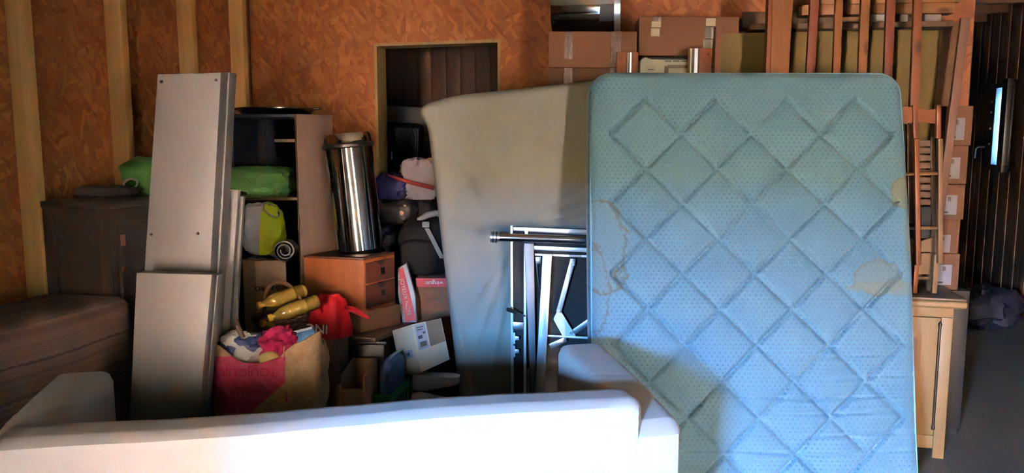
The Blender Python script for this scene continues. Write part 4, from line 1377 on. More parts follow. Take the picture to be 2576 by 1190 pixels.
# ================================================================== the heap between the boards and the mattresses
def cbox(name, N, L, Rr, Nb, Lb, Rb, m, parent=None, bevel=0.003, off=None):
    """box seen on its edge: near corner N, left corner L, right corner R at the top, then the same at the bottom"""
    N, L, Rr, Nb, Lb, Rb = [V(p) for p in (N, L, Rr, Nb, Lb, Rb)]
    F, Fb = L + Rr - N, Lb + Rb - Nb
    mb = MB(); mb.hexa([N, Rr, Rb, Nb, L, F, Fb, Lb])
    fr = frame_from([N, Rr, Rb, Nb])
    o = mb.build(name, m, parent, bevel=bevel, M=fr)
    return o, dict(N=N, L=L, R=Rr, Nb=Nb, Lb=Lb, Rb=Rb, F=F, Fb=Fb)
def face(o, a, b, c, d, u0, u1, v0, v1, m, name, off=0.0012, th=0.0012):
    """thin patch on the quad a b (top) d c (bottom), pushed out of the surface"""
    n = (b - a).cross(d - a).normalized()
    if n.dot(Vector((0, 0, CAMH)) - a) < 0: n = -n
    def at(u, v): return a.lerp(b, u).lerp(d.lerp(c, u), v) + n * off
    q = [at(u0, v0), at(u1, v0), at(u1, v1), at(u0, v1)]
    mb = MB(); mb.hexa(q + [p - n * th for p in q])
    return mb.build(name, m, o)
def on_face(a, b, c, d, u, v, off=0.002):
    n = (b - a).cross(d - a).normalized()
    if n.dot(Vector((0, 0, CAMH)) - a) < 0: n = -n
    return a.lerp(b, u).lerp(d.lerp(c, u), v) + n * off

# --- dark navy open cabinet
M_NAVY = mat('navy_panel', (20, 22, 34), 0.6, var=0.1)
M_NAVY_EDGE = mat('navy_edge', (34, 38, 52), 0.6)
nc = thing('navy_cabinet', 'tall open navy-black cabinet against the back wall', 'cabinet')
DN = 4.52
nx0, nx1 = P(586, 500, DN).x, P(764, 500, DN).x
nzt = P(690, 287, DN).z
nd = 0.44
wbox('side_panel', nx0, nx0 + 0.018, DN, DN + nd, 0, nzt - 0.018, M_NAVY, nc)
wbox('side_panel', nx1 - 0.018, nx1, DN, DN + nd, 0, nzt - 0.018, M_NAVY, nc)
xm = P(672, 400, DN + nd).x
wbox('back_panel', nx0 + 0.018, xm - 0.002, DN + nd - 0.012, DN + nd, 0.05, nzt - 0.018, M_NAVY, nc, 0.001)
wbox('back_panel', xm + 0.002, nx1 - 0.018, DN + nd - 0.012, DN + nd, 0.05, nzt - 0.018, M_NAVY_EDGE, nc, 0.001)
wbox('top_panel', nx0, nx1, DN, DN + nd, nzt - 0.018, nzt, M_NAVY, nc)
zs1 = P(650, 497, DN).z
wbox('shelf', nx0 + 0.018, nx1 - 0.018, DN + 0.01, DN + nd - 0.012, zs1 - 0.018, zs1, M_OAK_X, nc)
zs0 = 0.45
wbox('shelf', nx0 + 0.018, nx1 - 0.018, DN + 0.01, DN + nd - 0.012, zs0 - 0.018, zs0, M_NAVY, nc)
wbox('base_panel', nx0 + 0.018, nx1 - 0.018, DN + 0.01, DN + nd - 0.012, 0.0, 0.05, M_NAVY, nc)

# --- round tray on top of it
M_TRAY = mat('dark_polished_tray', (96, 84, 78), 0.22, 0.9, var=0.1)
tr = thing('round_tray', 'round shiny dark metal tray lying on the navy cabinet', 'tray')
tcn = Vector((P(695, 275, DN + 0.22).x, DN + 0.22, nzt + 0.001))
mb = MB(); mb.lathe([(0.0, 0.0), (0.19, 0.0), (0.20, 0.004), (0.225, 0.03), (0.235, 0.034), (0.235, 0.040), (0.222, 0.038), (0.198, 0.012), (0.0, 0.010)], 48, Matrix.Translation(tcn))
mb.build('dish', M_TRAY, tr, smooth=True)
for s in (-1, 1):
    mb = MB(); cx = tcn + Vector((s * 0.235, 0, 0.036))
    mb.tube([cx + Vector((0, -0.04, 0)), cx + Vector((s * 0.028, -0.03, 0.004)), cx + Vector((s * 0.028, 0.03, 0.004)), cx + Vector((0, 0.04, 0))], 0.006, 8)
    mb.build('handle', M_TRAY, tr, smooth=True)

# --- carton printed PRO & PRO standing upside down inside
DP = 4.22
N, L, Rr = P(641, 657, DP), P(609, 657, DP + 0.07), P(719, 656, DP + 0.04)
for p in (L, Rr): p.z = N.z
dn = lambda p: Vector((p.x, p.y, 0.0))
pb, c = cbox('carton', N, L, Rr, dn(N), dn(L), dn(Rr), mat('tan_packing_card', (206, 160, 126), 0.85, var=0.05))
tag(pb, 'upended carton printed PRO & PRO behind the wicker basket', 'box')
text('lettering', 'PRO & PRO', on_face(c['N'], c['R'], c['Rb'], c['Nb'], 0.52, 0.155), -(c['R'] - c['N']), Vector((0, 0, -1)), 0.036, M_INK, pb, bold=True)

# --- rolled mat on it
M_MAT = mat('charcoal_rubber_mat', (47, 50, 54), 0.5, var=0.2, scale=12)
mat_o = thing('rolled_mat', 'charcoal rubber mat rolled up loosely on the upended carton', 'mat')
rc = P(718, 648, DP - 0.02)
rc.z = N.z + 0.062
sp_pts = []
for i in range(60):
    t = i / 59.0
    a = -math.pi / 2 - t * 4.6 * math.pi
    r_ = 0.060 - 0.040 * t
    sp_pts.append(Vector((rc.x + r_ * math.cos(a) * 1.05, 0, rc.z + r_ * math.sin(a))))
x_l = P(613, 650, DP).x
tail = [Vector((x_l + k * (rc.x - x_l) / 10, 0, N.z + 0.004 + 0.012 * math.sin(k * 1.1) ** 2 + 0.0)) for k in range(10)]
def ribbon(pts, y0, y1, th):
    mb = MB()
    n = len(pts)
    for i, p in enumerate(pts):
        d = (pts[min(i + 1, n - 1)] - pts[max(i - 1, 0)]).normalized()
        w = Vector((-d.z, 0, d.x)) * th / 2
        for (q, y) in ((p - w, y0), (p + w, y0), (p + w, y1), (p - w, y1)):
            mb.v.append(Vector((q.x, y, q.z)))
    for i in range(n - 1):
        a = 4 * i
        for k in range(4):
            mb.f.append((a + k, a + (k + 1) % 4, a + 4 + (k + 1) % 4, a + 4 + k))
    mb.f.append((0, 1, 2, 3)); mb.f.append((4 * n - 4, 4 * n - 3, 4 * n - 2, 4 * n - 1))
    return mb
ribbon(sp_pts, DP - 0.03, DP + 0.05, 0.007).build('roll', M_MAT, mat_o, smooth=True)
ribbon(tail + [sp_pts[0]], DP + 0.02, DP + 0.10, 0.007).build('flat_end', M_MAT, mat_o, smooth=True)

# --- white and yellow-green bag
def two_tone(name, rgb_l, rgb_r, x0, tilt=0.0):
    m, nt, b = newmat(name)
    tc_ = nt.nodes.new('ShaderNodeTexCoord')
    sx = nt.nodes.new('ShaderNodeSeparateXYZ'); nt.links.new(tc_.outputs['Object'], sx.inputs[0])
    ma = nt.nodes.new('ShaderNodeMath'); ma.operation = 'MULTIPLY_ADD'
    nt.links.new(sx.outputs[2], ma.inputs[0]); ma.inputs[1].default_value = tilt; nt.links.new(sx.outputs[0], ma.inputs[2])
    gt = nt.nodes.new('ShaderNodeMath'); gt.operation = 'GREATER_THAN'; gt.inputs[1].default_value = x0
    nt.links.new(ma.outputs[0], gt.inputs[0])
    mc = nt.nodes.new('ShaderNodeMix'); mc.data_type = 'RGBA'
    nt.links.new(gt.outputs[0], mc.inputs[0])
    mc.inputs[6].default_value = (*lin(rgb_l), 1); mc.inputs[7].default_value = (*lin(rgb_r), 1)
    nt.links.new(mc.outputs[2], b.inputs['Base Color'])
    b.inputs['Roughness'].default_value = 0.55
    n = noise_node(nt, tc_.outputs['Object'], 14, 4, 0.55, 0.7)
    add_bump(nt, b, n.outputs['Fac'], 0.5, 0.03)
    return m
M_YBAG = two_tone('white_and_lime_plastic', (212, 204, 202), (206, 212, 16), -0.005, -0.10)
yb = thing('plastic_bag', 'white and lime-yellow woven plastic bag on the upended carton', 'bag')
yc = P(664, 630, DP + 0.10); yc.z = N.z + 0.025
blob('body', yc, (0.118, 0.085, 0.15), M_YBAG, yb, 5, 0.13, 1.8, 3.0, n=44, folds=0.10, ffreq=4)
mb = MB()
oc = yc + Vector((0.066, -0.045, 0.252))
om = Matrix.Translation(oc) @ Matrix.Rotation(R(38), 4, 'Y') @ Matrix.Rotation(R(38), 4, 'X')
mb.lathe([(0.0, -0.012), (0.034, -0.010), (0.050, 0.004)], 20, om @ Matrix.Diagonal((1.0, 0.62, 1, 1)))
mb.build('opening', M_RUBBER, yb, smooth=True)
mb = MB(); pts = [om @ Vector((0.052 * math.cos(a), 0.033 * math.sin(a), 0.004)) for a in [2 * math.pi * i / 20 for i in range(21)]]
mb.tube(pts, 0.004, 6, cap=False); mb.build('rim', M_PAPER, yb, smooth=True)

# --- green bags
M_GREEN = fabric('green_nylon', (112, 160, 84), rough=0.6, crease=0.45, cscale=9)
M_GREEN_D = fabric('dark_green_nylon', (70, 118, 56), rough=0.6, crease=0.45, cscale=9)
gb = thing('green_bag', 'bright green nylon bag lying on the navy cabinet shelf', 'bag')
gc = P(672, 490, DN + 0.12); gc.z = zs1 + 0.001
blob('body', gc + Vector((-0.02, -0.06, 0)), (0.195, 0.17, 0.094), M_GREEN, gb, 9, 0.12, 1.5, 3.2, n=48, folds=0.14, ffreq=5)
mb = MB(); mb.tube([gc + Vector((-0.17, -0.22, 0.03)), gc + Vector((-0.10, -0.245, 0.035)), gc + Vector((-0.04, -0.245, 0.03))], [0.010, 0.014, 0.008], 8)
mb.build('strap', M_RUBBER, gb, smooth=True)
tag(blob('green_bag', RC(0.30, 1.42, CZ + 0.001), (0.15, 0.15, 0.105), M_GREEN_D, None, 4, 0.16, 1.5, 2.6, n=40, folds=0.16, ffreq=5),
    'dark green bag heaped on the dark brown cabinet', 'bag')
M_DARKCLOTH = fabric('dark_grey_cloth', (52, 42, 40), crease=0.5, cscale=8)
tag(blob('folded_cloth', RC(0.22, 1.66, CZ + 0.001), (0.15, 0.10, 0.030), M_DARKCLOTH, None, 6, 0.12, 2, 3.0, n=40, folds=0.2), 'flat dark folded cloth on the dark brown cabinet', 'cloth')
mb = MB()
cc = RC(0.30, 1.60, CZ + 0.062)
pts = [cc + Vector((0.035 * math.cos(a), 0.02 * math.sin(a) * (1 + 0.1 * math.sin(3 * a)), 0.028 * math.sin(a) + 0.0)) for a in [2 * math.pi * i / 28 for i in range(57)]]
mb.tube(pts, 0.006, 6); tag(mb.build('coiled_cord', mat('pale_cord', (150, 136, 122), 0.7), smooth=True), 'small pale coiled cord resting on the folded dark cloth', 'cord')

# --- pine plank standing before the navy cabinet
M_PINE = wood('pine_plank', (48, 33, 26), (66, 46, 36), 'z', 7, 0.7)
M_PINE_E = wood('pine_plank_edge', (104, 80, 58), (122, 96, 70), 'z', 9, 0.6)
pk = thing('pine_plank', 'tall knotty pine plank standing before the navy cabinet', 'plank')
def floorp(p): return Vector((p.x, p.y, 0))
A, B = P(746, 287, 4.29), P(836, 291, 4.40); B.z = A.z
Q('board', [A, B, floorp(B), floorp(A)], 0.036, M_PINE, pk, 0.002)
n_ = ((B - A).cross(Vector((0, 0, -1)))).normalized()
if n_.y < 0: n_ = -n_
E0 = A + n_ * 0.0361 - (B - A).normalized() * 0.002
Q('edge_strip', [E0 - (B - A).normalized() * 0.0, A - (B - A).normalized() * 0.002, floorp(A) - (B - A).normalized() * 0.002, floorp(E0)], 0.002, M_PINE_E, pk)
pg = P(712, 354, 4.36)
Q('peg', [Vector((P(690, 350, 4.35).x, 4.35, pg.z + 0.009)), Vector((P(741, 350, 4.335).x, 4.335, pg.z + 0.009)), Vector((P(741, 350, 4.335).x, 4.335, pg.z - 0.009)), Vector((P(690, 350, 4.35).x, 4.35, pg.z - 0.009))], 0.018, M_PINE_E, pk, 0.002)
mb = MB(); mb.tube([P(752, 478, 4.285), P(752, 540, 4.283), P(749, 575, 4.283), P(752, 592, 4.283), P(759, 594, 4.286), P(761, 582, 4.286), P(754, 550, 4.284)], 0.0022, 6)
mb.build('string', M_PINE, pk, smooth=True)

# --- hidden footing of the heap: black tub, then tray board, carton, drawer chest, flue pipe
M_TUB = mat('black_plastic_tub', (11, 12, 19), 0.45, var=0.1)
tub = thing('plastic_tub', 'black plastic tub at the bottom of the heap under the drawer chest', 'tub')
q = QP(856, 857, 968, 900, 4.04)
zt = q[0].z
q[2].z = q[3].z = 0.0
q[2].x -= 0.02; q[3].x += 0.02
Q('body', q, 0.36, M_TUB, tub, 0.015)
mb = MB(); rx0, rx1 = q[0].x, q[1].x
mb.tube([Vector(p) for p in ((rx0, 4.04, zt - 0.012), (rx1, 4.04, zt - 0.012), (rx1, 4.38, zt - 0.012), (rx0, 4.38, zt - 0.012), (rx0, 4.04, zt - 0.012))], 0.012, 8)
mb.build('rim', M_TUB, tub, smooth=True)

M_DARKTRAY = wood('dark_tray_wood', (60, 42, 34), (80, 58, 46), 'x', 9, 0.6, knots=False)
N = P(944, 835, 3.99); L = P(852, 839, 4.04); Rr = P(1036, 806, 4.34)
for p in (N, L, Rr): p.z = zt + 0.026
low_ = lambda p, h: Vector((p.x, p.y, p.z - h))
tb, c = cbox('tray_board', N, L, Rr, low_(N, 0.025), low_(L, 0.025), low_(Rr, 0.025), M_DARKTRAY)
tag(tb, 'flat dark brown board lying under the small carton and drawer chest', 'board')
ztb = zt + 0.0262
N = P(906, 800, 4.10); L = P(872, 800, 4.17); Rr = P(1008, 780, 4.30)
hbx = 0.118
for p in (N, L, Rr): p.z = ztb + hbx
sbx, c = cbox('carton', N, L, Rr, low_(N, hbx - 0.001), low_(L, hbx - 0.001), low_(Rr, hbx - 0.001), M_CARD_DARK)
tag(sbx, 'small brown carton squeezed between the drawer chest and the dark board', 'box')
zcb = ztb + hbx + 0.001

M_CHEST = wood('orange_chest_wood', (122, 60, 28), (148, 82, 42), 'z', 7, 0.5)
M_DRAWER = wood('dark_red_drawer', (56, 26, 22), (76, 38, 30), 'x', 8, 0.5, knots=False)
M_BLACKMET = mat('black_metal', (24, 20, 20), 0.4, 0.5)
chs = thing('drawer_chest', 'small orange wooden chest of drawers carrying the tall flue pipe', 'chest of drawers')
N, L, Rr = P(914, 660, 4.08), P(764, 660, 4.18), P(993, 660, 4.29)
hz = 0.285
for p in (N, L, Rr): p.z = zcb + hz
Rr.z += 0.004
body, c = cbox('body', N, L, Rr, low_(N, hz), low_(L, hz), low_(Rr, hz), M_CHEST, chs)
fN, fR, fRb, fNb = c['N'], c['R'], c['Rb'], c['Nb']
for v0, v1 in ((0.06, 0.45), (0.49, 0.93)):
    dr = face(chs, fN, fR, fRb, fNb, 0.05, 0.96, v0, v1, M_DRAWER, 'drawer', 0.008, 0.010)
    # finger notch in the top edge and a small metal card holder
    nn = (fR - fN).cross(fNb - fN).normalized()
    if nn.y > 0: nn = -nn
    def fp(u, v, off): return fN.lerp(fR, u).lerp(fNb.lerp(fRb, u), v) + nn * off
    mb = MB(); mb.prism([fp(0.40, v0 + 0.004, 0.009), fp(0.66, v0 + 0.004, 0.009), fp(0.60, v0 + 0.07, 0.009), fp(0.52, v0 + 0.10, 0.009), fp(0.45, v0 + 0.07, 0.009)], -nn * 0.003)
    mb.build('finger_notch', M_RUBBER, dr)
    ho = face(dr, fN, fR, fRb, fNb, 0.50, 0.62, v0 + 0.15, v0 + 0.27, M_STEEL, 'card_holder', 0.011, 0.003)
n2 = Vector((0, 0, 0.012))
mb = MB(); e = 0.008
mb.hexa([fN + n2, fR + n2, fR, fN, c['L'] + n2, c['F'] + n2, c['F'], c['L']]); mb.build('top', M_DRAWER, chs, bevel=0.002)
zch = zcb + hz + 0.012

fl = thing('flue_pipe', 'tall polished steel flue pipe standing on the drawer chest', 'pipe')
base_c = P(908, 642, 4.23); base_c.z = zch + 0.006
top_c = P(872, 336, 4.23)
ax = (top_c - base_c)
L_ = ax.length; ax.normalize()
zax = ax; xax = Vector((1, 0, 0)); xax = (xax - zax * xax.dot(zax)).normalized(); yax = zax.cross(xax)
FM = Matrix((xax, yax, zax)).transposed().to_4x4(); FM.translation = base_c
RF = 0.133
mb = MB(); mb.lathe([(0.0, 0.0), (RF, 0.0), (RF, 0.012), (0, 0.012)], 48, Matrix.Translation(base_c)); mb.build('base_plate', M_BLACKMET, fl, smooth=True)
mb = MB(); mb.lathe([(RF - 0.006, 0.028), (RF - 0.004, L_ - 0.085), (RF - 0.004, L_ - 0.078)], 64, FM); mb.build('pipe', M_CHROME, fl, smooth=True)
mb = MB(); mb.lathe([(RF - 0.004, L_ - 0.080), (RF + 0.008, L_ - 0.074), (RF + 0.010, L_ - 0.064), (RF + 0.008, L_ - 0.056), (RF - 0.004, L_ - 0.05)], 64, FM); mb.build('clamp_band', M_BLACKMET, fl, smooth=True)
mb = MB(); mb.lathe([(RF - 0.004, L_ - 0.05), (RF - 0.006, L_ - 0.012), (RF - 0.016, L_), (RF - 0.03, L_), (RF - 0.03, L_ - 0.04)], 64, FM); mb.build('collar', M_CHROME, fl, smooth=True)

# --- wooden box and upright light board behind the jute bag
M_BOXW = wood('reddish_box_wood', (132, 90, 68), (160, 113, 87), 'z', 8, 0.6, knots=False)
M_BOXW_L = wood('pale_box_board', (177, 125, 99), (203, 151, 123), 'z', 8, 0.6, knots=False)
wbx = thing('open_wooden_box', 'open-topped reddish wooden box beside the jute bag', 'box')
X0, X1 = P(852, 950, 3.60).x, P(918, 950, 3.60).x
Y0, Y1, Z1 = 3.60, 3.94, 0.525
for nm_, a in (('side_board', (X0, X0 + 0.012, Y0, Y1, 0.0, Z1)), ('side_board', (X1 - 0.012, X1, Y0, Y1, 0, Z1)), ('back_board', (X0 + 0.012, X1 - 0.012, Y1 - 0.012, Y1, 0, Z1)), ('front_board', (X0 + 0.012, X1 - 0.012, Y0, Y0 + 0.012, 0, Z1 - 0.06)), ('bottom_board', (X0 + 0.012, X1 - 0.012, Y0 + 0.012, Y1 - 0.012, 0, 0.012))):
    wbox(nm_, *a, M_BOXW, wbx, 0.002)
wbox('ledge', X0, X1 + 0.006, Y0 - 0.012, Y0, 0.30, 0.325, M_BOXW_L, wbx, 0.002)
A, B = P(825, 880, 3.62), P(851, 880, 3.56)
B.z = A.z
C1 = P(843, 880, 3.565); C1.z = A.z
ub = thing('upright_board', 'upright pinkish board between the jute bag and the wooden box', 'board')
Q('board', [A, C1, floorp(C1), floorp(A)], 0.018, M_BOXW, ub, 0.002)
Q('front_edge', [C1, B, floorp(B), floorp(C1)], 0.018, M_BOXW_L, ub, 0.002)

# --- green bottle crate, blue-grey canister in it
M_CRATE = mat('green_crate_plastic', (36, 124, 62), 0.45, var=0.08)
cr = thing('plastic_crate', 'green plastic bottle crate on the floor by the wooden box', 'crate')
Nc = P(978, 995, 3.74); Rc = P(1037, 950, 4.08); zr = Nc.z
Rc.z = zr
Lc = Nc + (Rc - Nc).cross(Vector((0, 0, 1))).normalized() * -0.001
dR = (Rc - Nc).normalized(); dL = Vector((-dR.y, dR.x, 0))
Lc = Nc + dL * 0.08; Fc = Rc + dL * 0.08
def crate_wall(a, b, nm_='wall'):
    mb = MB()
    d = (b - a); Ln = d.length; d = d.normalized(); n = Vector((-d.y, d.x, 0)) * 0.012
    def seg(u0, u1, z0, z1):
        p0, p1 = a + d * (u0 * Ln), a + d * (u1 * Ln)
        q = [Vector((p.x, p.y, z)) for p, z in ((p0, z1), (p1, z1), (p1, z0), (p0, z0))]
        mb.hexa([p - n * 0.5 for p in q] + [p + n * 0.5 for p in q])
    seg(0, 1, zr - 0.045, zr); seg(0, 1, 0, 0.06); seg(0, 1, zr * 0.45, zr * 0.45 + 0.02)
    k = max(3, int(Ln / 0.06))
    for i in range(k + 1):
        u = i / k
        seg(max(0, u - 0.02 / Ln * 0.4), min(1, u + 0.02 / Ln * 0.4), 0.06, zr - 0.045)
    mb.build(nm_, M_CRATE, cr, bevel=0.002)
for a, b in ((Nc, Rc), (Lc, Nc), (Fc, Lc), (Rc, Fc)): crate_wall(a, b)
mb = MB(); mb.hexa([Vector((p.x, p.y, 0.012)) for p in (Nc, Rc, Fc, Lc)] + [Vector((p.x, p.y, 0.0)) for p in (Nc, Rc, Fc, Lc)]); mb.build('floor_plate', M_CRATE, cr)
M_CAN = mat('blue_grey_plastic', (73, 90, 123), 0.5, var=0.08)
cn = thing('canister', 'blue-grey plastic canister with a pale rim standing in the green crate', 'canister')
cm = (Nc + Rc + Lc + Fc) / 4
CM = Matrix.Translation((cm.x - 0.004, cm.y, 0.014)) @ Matrix.Rotation(math.atan2(dR.y, dR.x), 4, 'Z')
softbox('body', 0.25, 0.06, 0.535, M_CAN, CM, cn, R2=0.07, r=0.025, nx=18, ny=6, nz=22)
mb = MB(); mb.tube([CM @ Vector((x, -0.02, 0.535 + 0.004 - 0.9 * max(0, abs(x) - 0.06) ** 1.5)) for x in [-0.1 + 0.02 * i for i in range(11)]], 0.006, 8)
mb.build('pale_rim', mat('pale_teal_plastic', (126, 150, 156), 0.5), cn, smooth=True)

# --- labelled carton, tilted, on two white shoes on a black case
M_CARD_L = mat('tan_cardboard', (214, 186, 156), 0.85, var=0.05, scale=3)
blk = thing('black_case', 'black case on the floor under the white shoes', 'case')
bx0, bx1 = P(1040, 990, 4.10).x, P(1190, 990, 4.10).x
by0, by1, bz = 3.985, 4.10, 0.205
wbox('lower_shell', bx0, bx1, by0, by1, 0, bz * 0.55, M_BLACKLAM, blk, 0.008)
wbox('lid', bx0, bx1, by0, by1, bz * 0.55 + 0.003, bz, M_BLACKLAM, blk, 0.008)
wbox('handle', (bx0 + bx1) / 2 - 0.05, (bx0 + bx1) / 2 + 0.05, by0 - 0.014, by0, bz * 0.5, bz * 0.6, M_RUBBER, blk, 0.003)
M_SHOE = mat('white_leather', (176, 178, 190), 0.35, var=0.03)
M_SOLE = mat('grey_sole', (177, 177, 184), 0.6)
def shoe(Mt, label):
    t = thing('shoe', label, 'shoe', 'pair of white shoes under the labelled carton')
    prof = [(-0.125, 0.030, 0.075), (-0.115, 0.036, 0.082), (-0.08, 0.038, 0.086), (-0.04, 0.036, 0.078), (0.0, 0.037, 0.066), (0.04, 0.042, 0.055), (0.08, 0.043, 0.046), (0.11, 0.036, 0.038), (0.128, 0.018, 0.026)]
    mb = MB(); n = 16
    for (x, w, h) in prof:
        for j in range(n):
            a = math.pi * j / (n - 1)
            mb.v.append(Vector((x, -w * math.cos(a), 0.016 + h * math.sin(a) ** 0.7)))
    for i in range(len(prof) - 1):
        for j in range(n - 1):
            a = i * n + j; mb.f.append((a, a + 1, a + n + 1, a + n))
        a = i * n; mb.f.append((a, a + n, a + 2 * n - 1, a + n - 1))
    mb.f.append(tuple(range(n))); mb.f.append(tuple(range((len(prof) - 1) * n, len(prof) * n)))
    mb.v = [Mt @ v for v in mb.v]
    mb.build('upper', M_SHOE, t, smooth=True)
    mb = MB(); pl_ = []
    for (x, w, h) in prof: pl_.append(Vector((x, -w - 0.003, 0)))
    for (x, w, h) in reversed(prof): pl_.append(Vector((x, w + 0.003, 0)))
    mb.prism([Mt @ p for p in pl_], (Mt.to_3x3() @ Vector((0, 0, 0.018)))); mb.build('sole', M_SOLE, t, bevel=0.002)
    for k in range(4):
        c_ = Mt @ Vector((-0.02 + 0.02 * k, 0, 0.083 - 0.005 * k)); d_ = Mt.to_3x3() @ Vector((0, 1, 0))
        mb = MB(); mb.tube([c_ - d_ * 0.018, c_ + Mt.to_3x3() @ Vector((0, 0, 0.004)), c_ + d_ * 0.018], 0.003, 6); mb.build('lace', M_PAPER, t, smooth=True)
sc_ = P(1092, 985, 4.04)
shoe(Matrix.Translation((sc_.x + 0.005, 4.035, bz + 0.001)) @ Matrix.Rotation(R(4), 4, 'Z'), 'white shoe lying sole down, lower of the pair')
shoe(Matrix.Translation((sc_.x + 0.012, 4.045, bz + 0.197)) @ Matrix.Rotation(R(-6), 4, 'Z') @ Matrix.Rotation(math.pi, 4, 'X') @ Matrix.Rotation(R(-2), 4, 'Y'), 'white shoe lying sole up, upper of the pair')
N, L, Rr = P(1036, 816, 4.0), P(986, 832, 4.10), P(1110, 800, 4.10)
Nb, Lb, Rb = P(1059, 938, 4.0), P(1009, 948, 4.10), P(1132, 904, 4.10)
lbx, c = cbox('carton', N, L, Rr, Nb, Lb, Rb, M_CARD_L)
tag(lbx, 'tilted tan carton with a shipping label and clear tape on its side', 'box')
lab = face(lbx, c['N'], c['R'], c['Rb'], c['Nb'], 0.08, 0.42, 0.03, 0.55, M_PAPER, 'shipping_label')
for (u0, u1, v0, v1) in ((0.12, 0.26, 0.26, 0.33), (0.15, 0.36, 0.40, 0.50), (0.12, 0.36, 0.08, 0.10), (0.12, 0.32, 0.13, 0.15), (0.30, 0.38, 0.20, 0.24)):
    face(lab, c['N'], c['R'], c['Rb'], c['Nb'], u0, u1, v0, v1, M_INK_FAINT, 'print', 0.0022)
face(lbx, c['N'], c['R'], c['Rb'], c['Nb'], 0.46, 0.98, -0.0, 0.55, mat('clear_tape_over_card', (122, 102, 84), 0.15, bump=0.1, bscale=12, bdist=0.01), 'clear_tape', 0.001)
sl_ = face(lbx, c['L'], c['N'], c['Nb'], c['Lb'], 0.40, 0.80, 0.49, 0.66, M_PAPER, 'small_label')
for u in (0.48, 0.54, 0.59): face(sl_, c['L'], c['N'], c['Nb'], c['Lb'], u, u + 0.025 * (1 if u < 0.55 else 1.8), 0.54, 0.61, M_INK, 'print', 0.0022)
face(lbx, c['N'], c['R'], c['F'], c['L'], 0.35, 0.85, 0.0, 0.22, M_TAPE_PALE, 'torn_tape', 0.004)

# --- tall carton with the red band, backpack on it
wg0, wg1 = P(1046, 700, 4.50), P(1205, 700, 4.50)
q = [wg0, wg1, floorp(wg1), floorp(wg0)]
wgx = Q('carton', q, 0.30, M_CARD, None, 0.003)
tag(wgx, 'upended brown carton with a red band behind the labelled carton', 'box')
M_RED = mat('red_print', (178, 20, 34), 0.5, var=0.05)
M_WHITEINK = mat('white_print', (222, 210, 208), 0.6, var=0.02)
bandz = P(1090, 722, 4.50).z
Q('red_band', [wg0 + Vector((0, -0.001, 0)), wg1 + Vector((0, -0.001, 0)), Vector((wg1.x, wg1.y - 0.001, bandz)), Vector((wg0.x, wg0.y - 0.001, bandz))], 0.001, M_RED, wgx)
t_ = P(1092, 712, 4.50); text('lettering', 'winguin', Vector((t_.x, 4.4985, t_.z)), Vector((-1, 0, 0)), Vector((0, 0, -1)), 0.036, M_WHITEINK, wgx)
t_ = P(1094, 750, 4.50); text('handwriting', 'Jouy', Vector((t_.x, 4.4985, t_.z)), Vector((1, 0, 0.08)), Vector((0, 0, 1)), 0.055, M_INK_FAINT, wgx)
M_PACK = fabric('black_backpack_nylon', (7, 8, 12), rough=0.8, crease=0.3, sheen=0)
M_STRAP = mat('grey_webbing', (123, 123, 125), 0.7)
bp = thing('backpack', 'black backpack with grey straps standing on the red-banded carton', 'backpack')
bc_ = Vector((P(1072, 690, 4.62).x, 4.64, wg0.z + 0.001))
blob('body', bc_, (0.165, 0.115, 0.185), M_PACK, bp, 11, 0.07, 1.5, 2.8, n=44)
blob('front_pocket', bc_ + Vector((-0.03, -0.10, 0.02)), (0.115, 0.035, 0.11), M_PACK, bp, 12, 0.06, 1.5, 3.2, n=32)
def strap_(pts, w, m, par, nm_='strap'):
    mb = MB()
    for p in pts:
        p = Vector(p)
        mb.v += [p + Vector((-w / 2, 0, 0)), p + Vector((w / 2, 0, 0)), p + Vector((w / 2, 0.004, 0)), p + Vector((-w / 2, 0.004, 0))]
    for i in range(len(pts) - 1):
        for k in range(4):
            a = 4 * i + k; b = 4 * i + (k + 1) % 4
            mb.f.append((a, b, b + 4, a + 4))
    n = len(pts) * 4
    mb.f += [(0, 1, 2, 3), (n - 4, n - 3, n - 2, n - 1)]
    return mb.build(nm_, m, par)
sy = 4.50
strap_([P(1066, 562, sy + 0.03), P(1074, 575, sy), P(1085, 596, sy - 0.01), P(1098, 622, sy - 0.01), P(1112, 650, sy + 0.0)], 0.028, M_STRAP, bp)
mb = MB(); mb.tube([P(1052, 553, sy + 0.09), P(1075, 541, sy + 0.07), P(1098, 536, sy + 0.09), P(1118, 545, sy + 0.09)], [0.012, 0.020, 0.020, 0.012], 10); mb.build('handle', M_STRAP, bp, smooth=True)
Q('buckle', QP(1062, 558, 1080, 572, sy - 0.008), 0.008, M_STRAP, bp, 0.002)

